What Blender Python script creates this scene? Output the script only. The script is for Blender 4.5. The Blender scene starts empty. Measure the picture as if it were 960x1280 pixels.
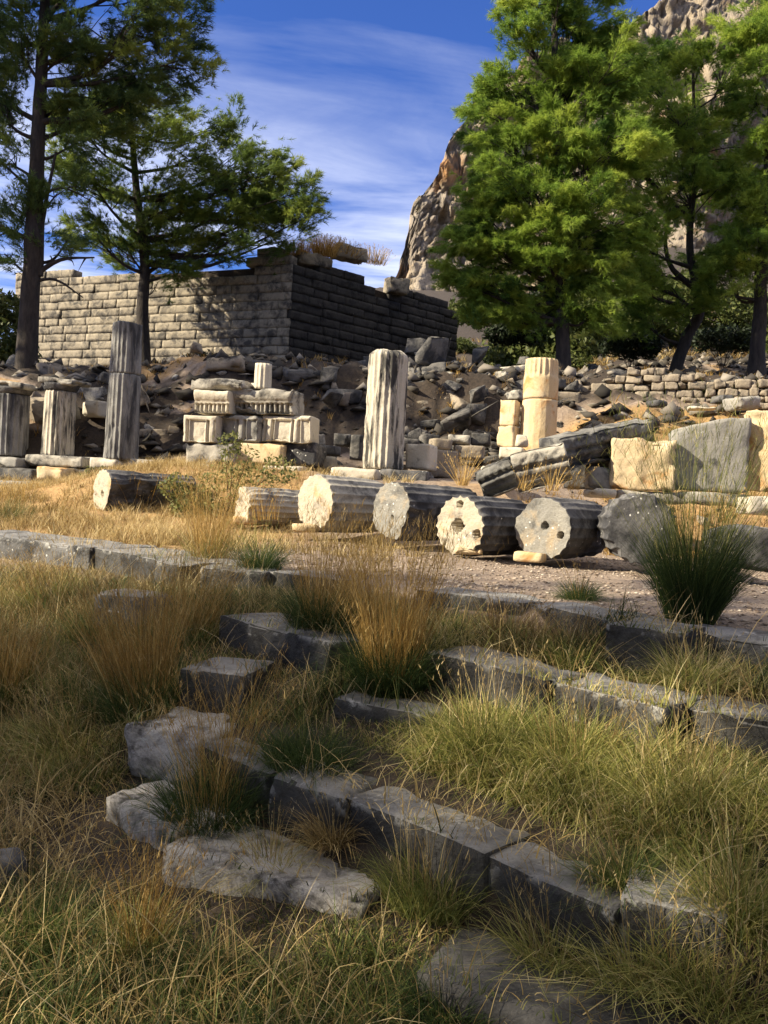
import bpy, bmesh, math, random
import numpy as np
from mathutils import Vector, Matrix

R = math.radians
scene = bpy.context.scene
COL = scene.collection
rng = np.random.default_rng(7)
random.seed(7)

# ------------------------------------------------------------------ camera
F_PX = 1065.0
CAM = np.array([0.0, 0.0, 0.72])
ROLL, PITCH = R(3.2), R(-0.8)
_F = np.array([0, math.cos(PITCH), math.sin(PITCH)])
_U = np.array([0, -math.sin(PITCH), math.cos(PITCH)])
_Rt = np.array([1.0, 0, 0])
_X = _Rt * math.cos(ROLL) + _U * math.sin(ROLL)
_Y = -_Rt * math.sin(ROLL) + _U * math.cos(ROLL)
cam_d = bpy.data.cameras.new('camera')
cam = bpy.data.objects.new('camera', cam_d)
COL.objects.link(cam)
M = Matrix(((_X[0], _Y[0], -_F[0], CAM[0]), (_X[1], _Y[1], -_F[1], CAM[1]), (_X[2], _Y[2], -_F[2], CAM[2]), (0, 0, 0, 1)))
cam.matrix_world = M
cam_d.sensor_fit = 'VERTICAL'
cam_d.sensor_height = 36.0
cam_d.lens = 36.0 * F_PX / 1280.0
cam_d.clip_start = 0.05
cam_d.clip_end = 6000
scene.camera = cam


def ray(px, py):
    return _X * ((px - 480) / F_PX) + _Y * ((640 - py) / F_PX) + _F


def at(px, py, y):
    """world point seen at photo pixel px,py at distance y ahead"""
    d = ray(px, py)
    return CAM + d * (y / d[1])


def atz(px, py, z):
    d = ray(px, py)
    return CAM + d * ((z - CAM[2]) / d[2])


# ------------------------------------------------------------------ noise
def _h(i, j, k, s):
    n = (i * 374761393 + j * 668265263 + k * 2147483647 + s * 974634777) & 0xFFFFFFFF
    n = ((n ^ (n >> 13)) * 1274126177) & 0xFFFFFFFF
    n = n ^ (n >> 16)
    return (n & 0xFFFF) / 32767.5 - 1.0


def vnoise(P, seed=0):
    P = np.asarray(P, float)
    i = np.floor(P).astype(np.int64)
    f = P - i
    f = f * f * f * (f * (f * 6 - 15) + 10)
    r = 0
    for dx in (0, 1):
        wx = f[..., 0] if dx else 1 - f[..., 0]
        for dy in (0, 1):
            wy = f[..., 1] if dy else 1 - f[..., 1]
            for dz in (0, 1):
                wz = f[..., 2] if dz else 1 - f[..., 2]
                r = r + wx * wy * wz * _h(i[..., 0] + dx, i[..., 1] + dy, i[..., 2] + dz, seed)
    return r


def fbm(P, seed=0, octv=4, gain=0.5):
    P = np.asarray(P, float)
    a, r, t = 1.0, 0, 0
    for o in range(octv):
        r = r + a * vnoise(P * (2.03 ** o) + o * 17.3, seed + o)
        t += a
        a *= gain
    return r / t


def smooth01(a, b, x):
    t = np.clip((x - a) / (b - a), 0, 1)
    return t * t * (3 - 2 * t)


# ------------------------------------------------------------------ objects
def tag(o, label=None, cat=None, group=None, kind=None):
    if label: o['label'] = label
    if cat: o['category'] = cat
    if group: o['group'] = group
    if kind or label: o['kind'] = kind or 'thing'
    return o


def empty(name, loc, rz=0.0, label=None, cat=None, group=None):
    o = bpy.data.objects.new(name, None)
    COL.objects.link(o)
    o.empty_display_size = 0.2
    o.location = tuple(map(float, loc))
    o.rotation_euler = (0, 0, rz)
    return tag(o, label, cat, group)


def link(name, me, parent=None, loc=(0, 0, 0), rot=(0, 0, 0)):
    o = bpy.data.objects.new(name, me)
    COL.objects.link(o)
    o.location = tuple(map(float, loc))
    o.rotation_euler = rot
    if parent is not None:
        o.parent = parent
    return o


def poly_mesh(name, V, faces, mats, smooth=True, tint=None, midx=None):
    """faces: list of integer arrays, each (n, k)"""
    me = bpy.data.meshes.new(name)
    V = np.ascontiguousarray(V, dtype=np.float32)
    faces = [np.asarray(f, dtype=np.int32) for f in faces if len(f)]
    loops = np.concatenate([f.ravel() for f in faces])
    tot = np.concatenate([np.full(len(f), f.shape[1], np.int32) for f in faces])
    start = np.concatenate([[0], np.cumsum(tot)[:-1]]).astype(np.int32)
    me.vertices.add(len(V))
    me.vertices.foreach_set('co', V.ravel())
    me.loops.add(len(loops))
    me.loops.foreach_set('vertex_index', loops)
    me.polygons.add(len(tot))
    me.polygons.foreach_set('loop_start', start)
    me.polygons.foreach_set('loop_total', tot)
    if smooth:
        me.polygons.foreach_set('use_smooth', np.ones(len(tot), bool))
    if midx is not None:
        me.polygons.foreach_set('material_index', np.asarray(midx, np.int32))
    if not isinstance(mats, (list, tuple)):
        mats = [mats]
    for m in mats:
        me.materials.append(m)
    if tint is not None:
        a = me.attributes.new('tint', 'FLOAT', 'POINT')
        a.data.foreach_set('value', np.ascontiguousarray(tint, dtype=np.float32))
    me.update(calc_edges=True)
    me.validate()
    return me


class Bag:
    """collects several shapes that belong to one mesh"""
    def __init__(self):
        self.V, self.F, self.n, self.T = [], [], 0, []

    def add(self, V, faces, tint=None):
        for f in faces:
            if len(f):
                self.F.append(np.asarray(f, np.int64) + self.n)
        self.V.append(np.asarray(V, float))
        if tint is not None:
            self.T.append(np.asarray(tint, float))
        self.n += len(V)

    def mesh(self, name, mats, smooth=True):
        V = np.concatenate(self.V)
        byk = {}
        for f in self.F:
            byk.setdefault(f.shape[1], []).append(f)
        faces = [np.concatenate(v) for v in byk.values()]
        T = np.concatenate(self.T) if self.T else None
        return poly_mesh(name, V, faces, mats, smooth, T)


# ------------------------------------------------------------------ shapes
def box_grid(L, W, H, cell):
    n = [max(1, int(round(d / cell))) for d in (L, W, H)]
    idx, pts, quads = {}, [], []

    def vid(i, j, k):
        key = (i, j, k)
        if key not in idx:
            idx[key] = len(pts)
            pts.append((i / n[0] - .5, j / n[1] - .5, k / n[2]))
        return idx[key]
    for j in range(n[1]):
        for k in range(n[2]):
            quads.append((vid(0, j, k), vid(0, j, k + 1), vid(0, j + 1, k + 1), vid(0, j + 1, k)))
            quads.append((vid(n[0], j, k), vid(n[0], j + 1, k), vid(n[0], j + 1, k + 1), vid(n[0], j, k + 1)))
    for i in range(n[0]):
        for k in range(n[2]):
            quads.append((vid(i, 0, k), vid(i + 1, 0, k), vid(i + 1, 0, k + 1), vid(i, 0, k + 1)))
            quads.append((vid(i, n[1], k), vid(i, n[1], k + 1), vid(i + 1, n[1], k + 1), vid(i + 1, n[1], k)))
    for i in range(n[0]):
        for j in range(n[1]):
            quads.append((vid(i, j, 0), vid(i, j + 1, 0), vid(i + 1, j + 1, 0), vid(i + 1, j, 0)))
            quads.append((vid(i, j, n[2]), vid(i + 1, j, n[2]), vid(i + 1, j + 1, n[2]), vid(i, j + 1, n[2])))
    return np.array(pts) * np.array([L, W, H]), np.array(quads)


def rough_box(L, W, H, cell=0.06, r=0.025, seed=0, rough=0.012, warp=0.02, chip=0.05, freq=5.0, fn=None):
    P, Q = box_grid(L, W, H, cell)
    r = min(r, .45 * min(L, W, H))
    lo = np.array([-L / 2 + r, -W / 2 + r, r])
    hi = np.array([L / 2 - r, W / 2 - r, H - r])
    q = np.clip(P, lo, hi)
    d = P - q
    ln = np.linalg.norm(d, axis=1, keepdims=True) + 1e-9
    N = d / ln
    edge = (np.abs(N).max(axis=1) < .9).astype(float)
    V = q + N * r
    so = seed * 3.17
    V = V + N * (fbm(P * freq + so, seed, 4) * rough)[:, None]
    if chip:
        c = np.clip(fbm(P * 3.1 + so + 9, seed + 5, 3) - .02, 0, 1)
        near = np.exp(-np.minimum.reduce([np.sort(np.stack([P[:, 0] + L / 2, L / 2 - P[:, 0]]), axis=0)[0] * 0 + 1e9,
                      np.partition(np.stack([np.minimum(P[:, 0] + L / 2, L / 2 - P[:, 0]), np.minimum(P[:, 1] + W / 2, W / 2 - P[:, 1]),
                                             np.minimum(P[:, 2], H - P[:, 2])]), 1, axis=0)[1]]) / .07)
        V = V - N * (c * near * chip * 3)[:, None]
    if warp:
        for a in range(3):
            V[:, a] += fbm(P * 1.3 + so + a * 31, seed + 11 + a, 2) * warp
    if fn is not None:
        V = fn(P, V, N)
    return V, [Q]


def lathe_grid(prof, nth, rfun=None, cap_rings=14, holes=(), seed=0, rough=.006, chip=.03, both=True):
    """a cylinder-like solid along z: prof = list of (z, r). rfun(theta,z)->factor. caps get dowel holes (x, y, radius, depth)"""
    th = np.linspace(0, 2 * np.pi, nth, endpoint=False)
    V, Q, T = [], [], []
    nz = len(prof)
    for (z, r) in prof:
        f = rfun(th, z) if rfun is not None else 1.0
        rr = r * f
        V.append(np.stack([np.cos(th) * rr, np.sin(th) * rr, np.full(nth, z)], 1))
    V = np.concatenate(V)
    N = np.stack([V[:, 0], V[:, 1], V[:, 2] * 0], 1)
    N /= np.linalg.norm(N, axis=1, keepdims=True) + 1e-9
    dis = fbm(V * 6 + seed * 2.7, seed, 4) * rough
    zlo, zhi = prof[0][0], prof[-1][0]
    ed = np.minimum(V[:, 2] - zlo, zhi - V[:, 2])
    c = np.clip(fbm(V * 3.3 + seed, seed + 3, 3) - .05, 0, 1) * np.exp(-ed / .06) * chip * 3
    c2 = np.clip(fbm(V * 2.1 + seed * 1.7, seed + 8, 4) - .28, 0, 1) * chip * 2
    V = V + N * (dis - c - c2)[:, None]
    base = np.arange(nth)
    nx = np.roll(base, -1)
    for k in range(nz - 1):
        Q.append(np.stack([k * nth + base, k * nth + nx, (k + 1) * nth + nx, (k + 1) * nth + base], 1))
    out = [V]
    n = len(V)
    for side in ((0, 1) if both else (1,)):
        ring0 = V[0:nth] if side == 0 else V[(nz - 1) * nth:]
        prev = (base if side == 0 else (nz - 1) * nth + base)
        prevn = np.roll(prev, -1)
        for c_ in range(1, cap_rings + 1):
            f = 1 - c_ / (cap_rings + .6)
            ring = ring0.copy()
            ring[:, :2] *= f
            sgn = 1 if side == 0 else -1
            ring[:, 2] += fbm(ring * 5 + seed + side * 9, seed + 21, 3) * rough * .8
            if side == 0:
                for (hx, hy, hr, hd) in holes:
                    wob = 1 + .25 * fbm(np.stack([ring[:, 0] * 30, ring[:, 1] * 30, ring[:, 0] * 0], 1), seed + 2, 2)
                    dd = np.hypot(ring[:, 0] - hx, ring[:, 1] - hy) * wob
                    ring[:, 2] += np.where(dd < hr, hd, 0)
            cur = n + base
            curn = n + nx
            if side == 0:
                Q.append(np.stack([prev, cur, curn, prevn], 1))
            else:
                Q.append(np.stack([prev, prevn, curn, cur], 1))
            out.append(ring)
            n += nth
            prev, prevn = cur, curn
        out.append(out[-1].mean(axis=0, keepdims=True))
        ctr = np.full(nth, n)
        T.append(np.stack([prev, ctr, prevn], 1) if side == 0 else np.stack([prev, prevn, ctr], 1))
        n += 1
    return np.concatenate(out), [np.concatenate(Q), np.concatenate(T)]


def flute(nf, depth, phase=0.0, z0=None, z1=None):
    """Doric flutes: shallow arcs meeting in sharp arrises"""
    def f(th, z):
        u = ((th * nf / (2 * np.pi) + phase) % 1.0) * 2 - 1
        d = depth * (1 - u * u)
        if z0 is not None and z < z0: d = d * 0.04
        if z1 is not None and z > z1: d = d * 0.04
        return 1 - d
    return f


def hull_rock(seed, sx=1, sy=1, sz=1, npts=16, sub=2, rough=.06):
    r = np.random.default_rng(seed)
    bm = bmesh.new()
    P = r.uniform(-1, 1, (npts, 3))
    P = np.sign(P) * np.abs(P) ** .5
    for p in P:
        bm.verts.new((p[0] * .5 * sx, p[1] * .5 * sy, p[2] * .5 * sz))
    res = bmesh.ops.convex_hull(bm, input=bm.verts)
    junk = [g for g in res['geom_interior'] if isinstance(g, bmesh.types.BMVert)]
    if junk:
        bmesh.ops.delete(bm, geom=junk, context='VERTS')
    bmesh.ops.triangulate(bm, faces=bm.faces)
    bmesh.ops.bevel(bm, geom=list(bm.edges), offset=.05 * min(sx, sy, sz), segments=1, affect='EDGES', profile=.5)
    bmesh.ops.triangulate(bm, faces=bm.faces)
    bmesh.ops.subdivide_edges(bm, edges=list(bm.edges), cuts=sub - 1 if sub > 1 else 1, use_grid_fill=True)
    bmesh.ops.triangulate(bm, faces=bm.faces)
    bmesh.ops.recalc_face_normals(bm, faces=bm.faces)
    bm.normal_update()
    V = np.array([v.co[:] for v in bm.verts])
    N = np.array([v.normal[:] for v in bm.verts])
    bm.verts.index_update()
    Fc = np.array([[v.index for v in f.verts] for f in bm.faces])
    bm.free()
    V = V + N * (fbm(V * 4 / min(sx, sy, sz) + seed, seed, 3) * rough * min(sx, sy, sz))[:, None]
    V[:, 2] -= V[:, 2].min()
    return V, [Fc]


def tube(pts, rad, sides=7, seed=0, rough=0.0, caps=True):
    pts = np.asarray(pts, float)
    rad = np.asarray(rad, float)
    n = len(pts)
    tan = np.gradient(pts, axis=0)
    tan /= np.linalg.norm(tan, axis=1, keepdims=True) + 1e-9
    ref = np.array([0.31, 0.9, 0.2])
    a = np.cross(tan, ref)
    a /= np.linalg.norm(a, axis=1, keepdims=True) + 1e-9
    b = np.cross(tan, a)
    th = np.linspace(0, 2 * np.pi, sides, endpoint=False)
    V = pts[:, None, :] + rad[:, None, None] * (np.cos(th)[None, :, None] * a[:, None, :] + np.sin(th)[None, :, None] * b[:, None, :])
    V = V.reshape(-1, 3)
    if rough:
        nn = V - np.repeat(pts, sides, 0)
        V = V + nn * (fbm(V * np.array([6, 6, 2]) + seed, seed, 3) * rough)[:, None]
    base = np.arange(sides)
    nx = np.roll(base, -1)
    Q = [np.stack([k * sides + base, k * sides + nx, (k + 1) * sides + nx, (k + 1) * sides + base], 1) for k in range(n - 1)]
    F = [np.concatenate(Q)]
    if caps:
        F.append(np.array([base + (n - 1) * sides]))
    return V, F


def curve_pts(pts, n):
    """smooth polyline through control points (Catmull-Rom)"""
    P = np.asarray(pts, float)
    P = np.concatenate([[2 * P[0] - P[1]], P, [2 * P[-1] - P[-2]]])
    out = []
    m = len(P) - 3
    for t in np.linspace(0, m - 1e-6, n):
        i = int(t)
        u = t - i
        p0, p1, p2, p3 = P[i:i + 4]
        out.append(.5 * ((2 * p1) + (-p0 + p2) * u + (2 * p0 - 5 * p1 + 4 * p2 - p3) * u * u + (-p0 + 3 * p1 - 3 * p2 + p3) * u ** 3))
    return np.array(out)


def blades(base, az, length, width, bend, segs=3, lean=None, face=None, r=rng):
    """tapered curved blades. returns V, [quads, tris], per-vertex blade index"""
    N = len(base)
    t = np.linspace(0, 1, segs + 1)
    d = np.stack([np.cos(az), np.sin(az), np.zeros(N)], 1)
    if lean is None:
        lean = np.zeros(N)
    horiz = length[:, None] * (lean[:, None] * t + bend[:, None] * t ** 2)
    vert = length[:, None] * t * np.sqrt(np.clip(1 - (lean[:, None] + bend[:, None] * t) ** 2 * .75, .02, 1))
    vert = vert - length[:, None] * np.clip(bend[:, None] - .7, 0, 1) * t ** 3 * .8
    C = base[:, None, :] + horiz[..., None] * d[:, None, :]
    C[..., 2] += vert
    fa = r.uniform(0, 2 * np.pi, N) if face is None else face
    wv = np.stack([np.cos(fa), np.sin(fa), np.zeros(N)], 1)
    w = width[:, None] * (1 - t[:-1] ** 1.5 * .75)
    Lf = C[:, :-1] - wv[:, None, :] * w[..., None] * .5
    Rg = C[:, :-1] + wv[:, None, :] * w[..., None] * .5
    per = 2 * segs + 1
    V = np.empty((N, per, 3))
    V[:, 0:2 * segs:2] = Lf
    V[:, 1:2 * segs:2] = Rg
    V[:, -1] = C[:, -1]
    off = (np.arange(N) * per)[:, None]
    quads = np.concatenate([off + np.array([[2 * k, 2 * k + 1, 2 * k + 3, 2 * k + 2]]) for k in range(segs - 1)]) if segs > 1 else np.zeros((0, 4), int)
    tris = off + np.array([[2 * segs - 2, 2 * segs - 1, 2 * segs]])
    return V.reshape(-1, 3), [quads, tris], np.repeat(np.arange(N), per)


# ------------------------------------------------------------------ materials
def new_mat(name):
    m = bpy.data.materials.new(name)
    m.use_nodes = True
    nt = m.node_tree
    for n in list(nt.nodes):
        if n.type != 'OUTPUT_MATERIAL':
            nt.nodes.remove(n)
    out = [n for n in nt.nodes if n.type == 'OUTPUT_MATERIAL'][0]
    return m, nt, out


def nd(nt, kind, **kw):
    n = nt.nodes.new(kind)
    for k, v in kw.items():
        if k in n.inputs.keys():
            n.inputs[k].default_value = v
        else:
            setattr(n, k, v)
    return n


def ramp(nt, fac, stops, interp='LINEAR'):
    n = nt.nodes.new('ShaderNodeValToRGB')
    n.color_ramp.interpolation = interp
    el = n.color_ramp.elements
    while len(el) < len(stops):
        el.new(.5)
    for e, (p, c) in zip(el, stops):
        e.position = p
        e.color = (c, c, c, 1) if isinstance(c, (int, float)) else (*c, 1)
    nt.links.new(fac, n.inputs['Fac'])
    return n.outputs['Color']


def mix(nt, fac, a, b, mode='MIX'):
    n = nt.nodes.new('ShaderNodeMix')
    n.data_type = 'RGBA'
    n.blend_type = mode
    for sock, v in ((n.inputs[0], fac), (n.inputs[6], a), (n.inputs[7], b)):
        if isinstance(v, (int, float)):
            sock.default_value = v
        elif isinstance(v, tuple):
            sock.default_value = (*v, 1)
        else:
            nt.links.new(v, sock)
    return n.outputs[2]


def coords(nt, rnd=True):
    tc = nt.nodes.new('ShaderNodeTexCoord')
    if not rnd:
        return tc.outputs['Object']
    oi = nt.nodes.new('ShaderNodeObjectInfo')
    mu = nd(nt, 'ShaderNodeMath', operation='MULTIPLY')
    mu.inputs[1].default_value = 40.0
    nt.links.new(oi.outputs['Random'], mu.inputs[0])
    ad = nd(nt, 'ShaderNodeVectorMath', operation='ADD')
    nt.links.new(tc.outputs['Object'], ad.inputs[0])
    nt.links.new(mu.outputs[0], ad.inputs[1])
    return ad.outputs[0]


def noise(nt, vec, scale, detail=6, rough=.55, dist=0.0):
    n = nd(nt, 'ShaderNodeTexNoise', Scale=scale, Detail=detail, Roughness=rough, Distortion=dist)
    nt.links.new(vec, n.inputs['Vector'])
    return n.outputs['Fac']


def voro(nt, vec, scale, feature='F1'):
    n = nd(nt, 'ShaderNodeTexVoronoi', Scale=scale, feature=feature)
    nt.links.new(vec, n.inputs['Vector'])
    return n.outputs['Distance']


def stone(name, c1, c2, dark=(.035, .035, .038), dark_at=.6, dark_soft=.08, white=(.62, .61, .57), white_at=.7, stain=None, stain_at=.6,
          spots=0.0, bump=.4, scale=1.0, rough=.9, dark_stretch=None, edge=0.0):
    m, nt, out = new_mat(name)
    v = coords(nt)
    n1 = noise(nt, v, 1.6 * scale, 7, .6)
    base = ramp(nt, n1, [(.3, c1), (.7, c2)])
    grain = noise(nt, v, 38 * scale, 5, .7)
    base = mix(nt, .35, base, ramp(nt, grain, [(.3, .35), (.7, 1.0)]), 'MULTIPLY')
    if stain is not None:
        s = noise(nt, v, 2.3 * scale, 5, .6, .6)
        base = mix(nt, ramp(nt, s, [(stain_at, 0.0), (stain_at + .12, .85)]), base, stain)
    if dark_at < 1:
        vv = v
        if dark_stretch:
            mp = nd(nt, 'ShaderNodeMapping')
            mp.inputs['Scale'].default_value = dark_stretch
            nt.links.new(v, mp.inputs['Vector'])
            vv = mp.outputs[0]
        d1 = noise(nt, vv, 2.6 * scale, 10, .68, .4)
        base = mix(nt, ramp(nt, d1, [(dark_at - dark_soft, 0.0), (dark_at + dark_soft, .95)]), base, dark)
    if white_at < 1:
        w = noise(nt, v, 5.5 * scale, 9, .72, .3)
        base = mix(nt, ramp(nt, w, [(white_at - .03, 0.0), (white_at + .05, .9)]), base, white)
    if edge:
        g = nt.nodes.new('ShaderNodeNewGeometry')
        en = noise(nt, v, 7 * scale, 6, .7)
        base = mix(nt, mix(nt, 1.0, ramp(nt, g.outputs['Pointiness'], [(.515, 0.0), (.58, edge)]), ramp(nt, en, [(.53, 0.0), (.60, 1.0)]), 'MULTIPLY'), base, white)
    if spots:
        vd = voro(nt, v, 13 * scale)
        msk = noise(nt, v, 1.7 * scale, 2, .5)
        wb = noise(nt, v, 30 * scale, 3, .6)
        ws_ = nd(nt, 'ShaderNodeMath', operation='MULTIPLY_ADD')
        nt.links.new(wb, ws_.inputs[0])
        ws_.inputs[1].default_value = .55
        nt.links.new(vd, ws_.inputs[2])
        sp = mix(nt, 1.0, ramp(nt, ws_.outputs[0], [(.36, 1.0), (.46, 0.0)]), ramp(nt, msk, [(.62 - spots * .25, 0.0), (.66 - spots * .25, 1.0)]), 'MULTIPLY')
        base = mix(nt, sp, base, white)
    p = nd(nt, 'ShaderNodeBsdfPrincipled', Roughness=rough)
    p.inputs['Specular IOR Level'].default_value = .25
    nt.links.new(base, p.inputs['Base Color'])
    b1 = noise(nt, v, 9 * scale, 9, .65)
    b = nd(nt, 'ShaderNodeBump', Strength=bump, Distance=.05)
    nt.links.new(b1, b.inputs['Height'])
    b2 = nd(nt, 'ShaderNodeBump', Strength=bump * .7, Distance=.012)
    nt.links.new(grain, b2.inputs['Height'])
    nt.links.new(b.outputs[0], b2.inputs['Normal'])
    nt.links.new(b2.outputs[0], p.inputs['Normal'])
    nt.links.new(p.outputs[0], out.inputs['Surface'])
    return m


def plant(name, stops, trans=.35, rough=.55, noise_scale=None):
    m, nt, out = new_mat(name)
    at_ = nd(nt, 'ShaderNodeAttribute', attribute_name='tint')
    c = ramp(nt, at_.outputs['Fac'], stops)
    if noise_scale:
        g = noise(nt, coords(nt, False), noise_scale, 3, .5)
        c = mix(nt, .5, c, ramp(nt, g, [(.3, .55), (.7, 1.25)]), 'MULTIPLY')
    p = nd(nt, 'ShaderNodeBsdfPrincipled', Roughness=rough)
    p.inputs['Specular IOR Level'].default_value = .2
    nt.links.new(c, p.inputs['Base Color'])
    t = nd(nt, 'ShaderNodeBsdfTranslucent')
    nt.links.new(c, t.inputs['Color'])
    mx = nd(nt, 'ShaderNodeMixShader')
    mx.inputs[0].default_value = trans
    nt.links.new(p.outputs[0], mx.inputs[1])
    nt.links.new(t.outputs[0], mx.inputs[2])
    nt.links.new(mx.outputs[0], out.inputs['Surface'])
    return m


CREAM, TAN = (.60, .54, .43), (.44, .36, .25)
GREY, DKGREY = (.24, .235, .22), (.10, .10, .105)
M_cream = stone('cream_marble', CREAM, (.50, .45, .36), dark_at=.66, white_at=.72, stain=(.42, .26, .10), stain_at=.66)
M_gold = stone('golden_limestone', (.58, .43, .23), (.60, .49, .33), dark_at=.72, white_at=.74, stain=(.42, .21, .07), stain_at=.54)
M_grey = stone('grey_marble', GREY, (.36, .335, .29), dark_at=.62, white_at=.66, spots=.1)
M_mixed = stone('weathered_marble', (.44, .41, .35), (.34, .31, .26), dark_at=.54, white_at=.70, stain=(.30, .2, .1), stain_at=.68)
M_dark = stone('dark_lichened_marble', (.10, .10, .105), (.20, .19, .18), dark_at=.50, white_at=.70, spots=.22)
M_column = stone('streaked_marble', (.58, .52, .41), (.46, .42, .35), dark_at=.535, dark_soft=.05, dark=(.03, .03, .03), white_at=.76, dark_stretch=(1.6, 1.6, .28))
M_colgrey = stone('grey_streaked_marble', (.30, .29, .27), (.20, .195, .185), dark_at=.54, white_at=.72, dark_stretch=(1.6, 1.6, .28))
M_step = stone('blue_grey_limestone', (.105, .104, .104), (.19, .185, .18), dark_at=.56, dark=(.028, .027, .026), white=(.50, .49, .46), white_at=.66, bump=1.0, rough=.8, edge=.8)
M_spotted = stone('dotted_limestone', (.105, .104, .104), (.19, .185, .18), dark_at=.54, dark=(.028, .027, .026), white=(.55, .54, .50), white_at=.68, bump=1.0, rough=.8, edge=.8, spots=.55)
M_tread = stone('worn_toplit_tread', (.19, .186, .18), (.30, .29, .275), dark_at=.58, dark=(.05, .048, .045), white=(.55, .53, .49), white_at=.63, bump=1.0, rough=.7)  # foot wear plus top light put into the paler colour
M_riser = stone('lichen_shade_limestone', (.055, .053, .05), (.10, .096, .09), dark_at=.55, dark=(.02, .019, .018), white=(.45, .44, .41), white_at=.68, bump=1.2, rough=.85, edge=.8)  # black lichen plus front and hole shade put into the colour
M_face = stone('worn_drum_face', (.54, .47, .35), (.40, .36, .29), dark_at=.62, dark=(.12, .11, .10), stain=(.42, .27, .13), stain_at=.54, white_at=.68, spots=.2, bump=.7)
M_greyface = stone('grey_drum_face', (.30, .285, .25), (.20, .195, .18), dark_at=.58, dark=(.08, .078, .075), stain=(.36, .28, .18), stain_at=.58, white_at=.68, spots=.25, bump=.7)
M_darkashlar = stone('stained_shade_ashlar', (.035, .032, .029), (.065, .058, .05), dark_at=.56, dark=(.014, .013, .012), white=(.22, .20, .165), white_at=.67, bump=.6)  # black patina plus the turned-away face's shade put into the colour
M_lichen = stone('white_lichened_limestone', (.64, .60, .55), (.44, .41, .375), dark_at=.55, dark=(.05, .045, .04), white_at=.60, bump=1.0, scale=1.8)
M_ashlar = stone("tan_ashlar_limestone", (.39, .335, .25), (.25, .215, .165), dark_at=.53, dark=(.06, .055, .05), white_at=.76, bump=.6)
M_beam = stone('carved_grey_marble', (.26, .25, .225), (.15, .145, .135), dark_at=.54, white_at=.70)
M_rubble = stone('rubble_limestone', (.36, .30, .22), (.24, .20, .155), dark_at=.58, dark=(.05, .047, .043), white_at=.72, bump=.6)
M_rock = stone('grey_fieldstone', (.10, .096, .09), (.19, .175, .155), dark_at=.51, dark=(.035, .035, .036), white_at=.68, bump=.6)


def cliff_material():
    m, nt, out = new_mat('cliff_rock')
    v = coords(nt, False)
    mp = nd(nt, 'ShaderNodeMapping')
    mp.inputs['Scale'].default_value = (1, 1, .3)
    nt.links.new(v, mp.inputs['Vector'])
    n1 = noise(nt, mp.outputs[0], .07, 9, .65, .5)
    base = ramp(nt, n1, [(.3, (.20, .17, .14)), (.5, (.33, .275, .21)), (.68, (.44, .34, .215))])
    n2 = noise(nt, v, .045, 6, .6)
    base = mix(nt, ramp(nt, n2, [(.55, 0.0), (.68, .8)]), base, (.45, .22, .07))
    n3 = noise(nt, mp.outputs[0], .35, 8, .7)
    mp2 = nd(nt, 'ShaderNodeMapping')
    mp2.inputs['Scale'].default_value = (1, 1, .12)
    nt.links.new(v, mp2.inputs['Vector'])
    n4 = noise(nt, mp2.outputs[0], .55, 8, .7)
    base = mix(nt, ramp(nt, n4, [(.55, 0.0), (.66, .85)]), base, (.06, .055, .05))
    base = mix(nt, ramp(nt, n3, [(.56, 0.0), (.68, .65)]), base, (.11, .10, .095))
    vd = voro(nt, v, .22)
    gm = noise(nt, v, .05, 3, .5)
    veg = mix(nt, 1.0, ramp(nt, vd, [(.25, 1.0), (.4, 0.0)]), ramp(nt, gm, [(.55, 0.0), (.62, 1.0)]), 'MULTIPLY')
    base = mix(nt, veg, base, (.06, .08, .03))
    p = nd(nt, 'ShaderNodeBsdfPrincipled', Roughness=.95)
    nt.links.new(base, p.inputs['Base Color'])
    b = nd(nt, 'ShaderNodeBump', Strength=.9, Distance=2.5)
    nt.links.new(n3, b.inputs['Height'])
    nt.links.new(b.outputs[0], p.inputs['Normal'])
    nt.links.new(p.outputs[0], out.inputs['Surface'])
    return m


def ground_material():
    m, nt, out = new_mat('dry_ground')
    v = coords(nt, False)
    c = nd(nt, 'ShaderNodeAttribute', attribute_name='tint').outputs['Fac']
    fine = noise(nt, v, 14, 8, .7)
    mid = noise(nt, v, 1.4, 6, .6)
    soil = ramp(nt, fine, [(.3, (.014, .010, .007)), (.7, (.062, .042, .027))])
    gravel = ramp(nt, fine, [(.3, (.16, .115, .085)), (.7, (.36, .28, .21))])
    straw = ramp(nt, fine, [(.3, (.22, .12, .045)), (.7, (.48, .31, .13))])
    base = mix(nt, ramp(nt, c, [(.2, 0.0), (.45, 1.0)]), soil, gravel)
    base = mix(nt, ramp(nt, c, [(.55, 0.0), (.8, 1.0)]), base, straw)
    base = mix(nt, .5, base, ramp(nt, mid, [(.3, .45), (.7, 1.2)]), 'MULTIPLY')
    p = nd(nt, 'ShaderNodeBsdfPrincipled', Roughness=.95)
    nt.links.new(base, p.inputs['Base Color'])
    b = nd(nt, 'ShaderNodeBump', Strength=.8, Distance=.04)
    nt.links.new(fine, b.inputs['Height'])
    nt.links.new(b.outputs[0], p.inputs['Normal'])
    nt.links.new(p.outputs[0], out.inputs['Surface'])
    return m


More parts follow.
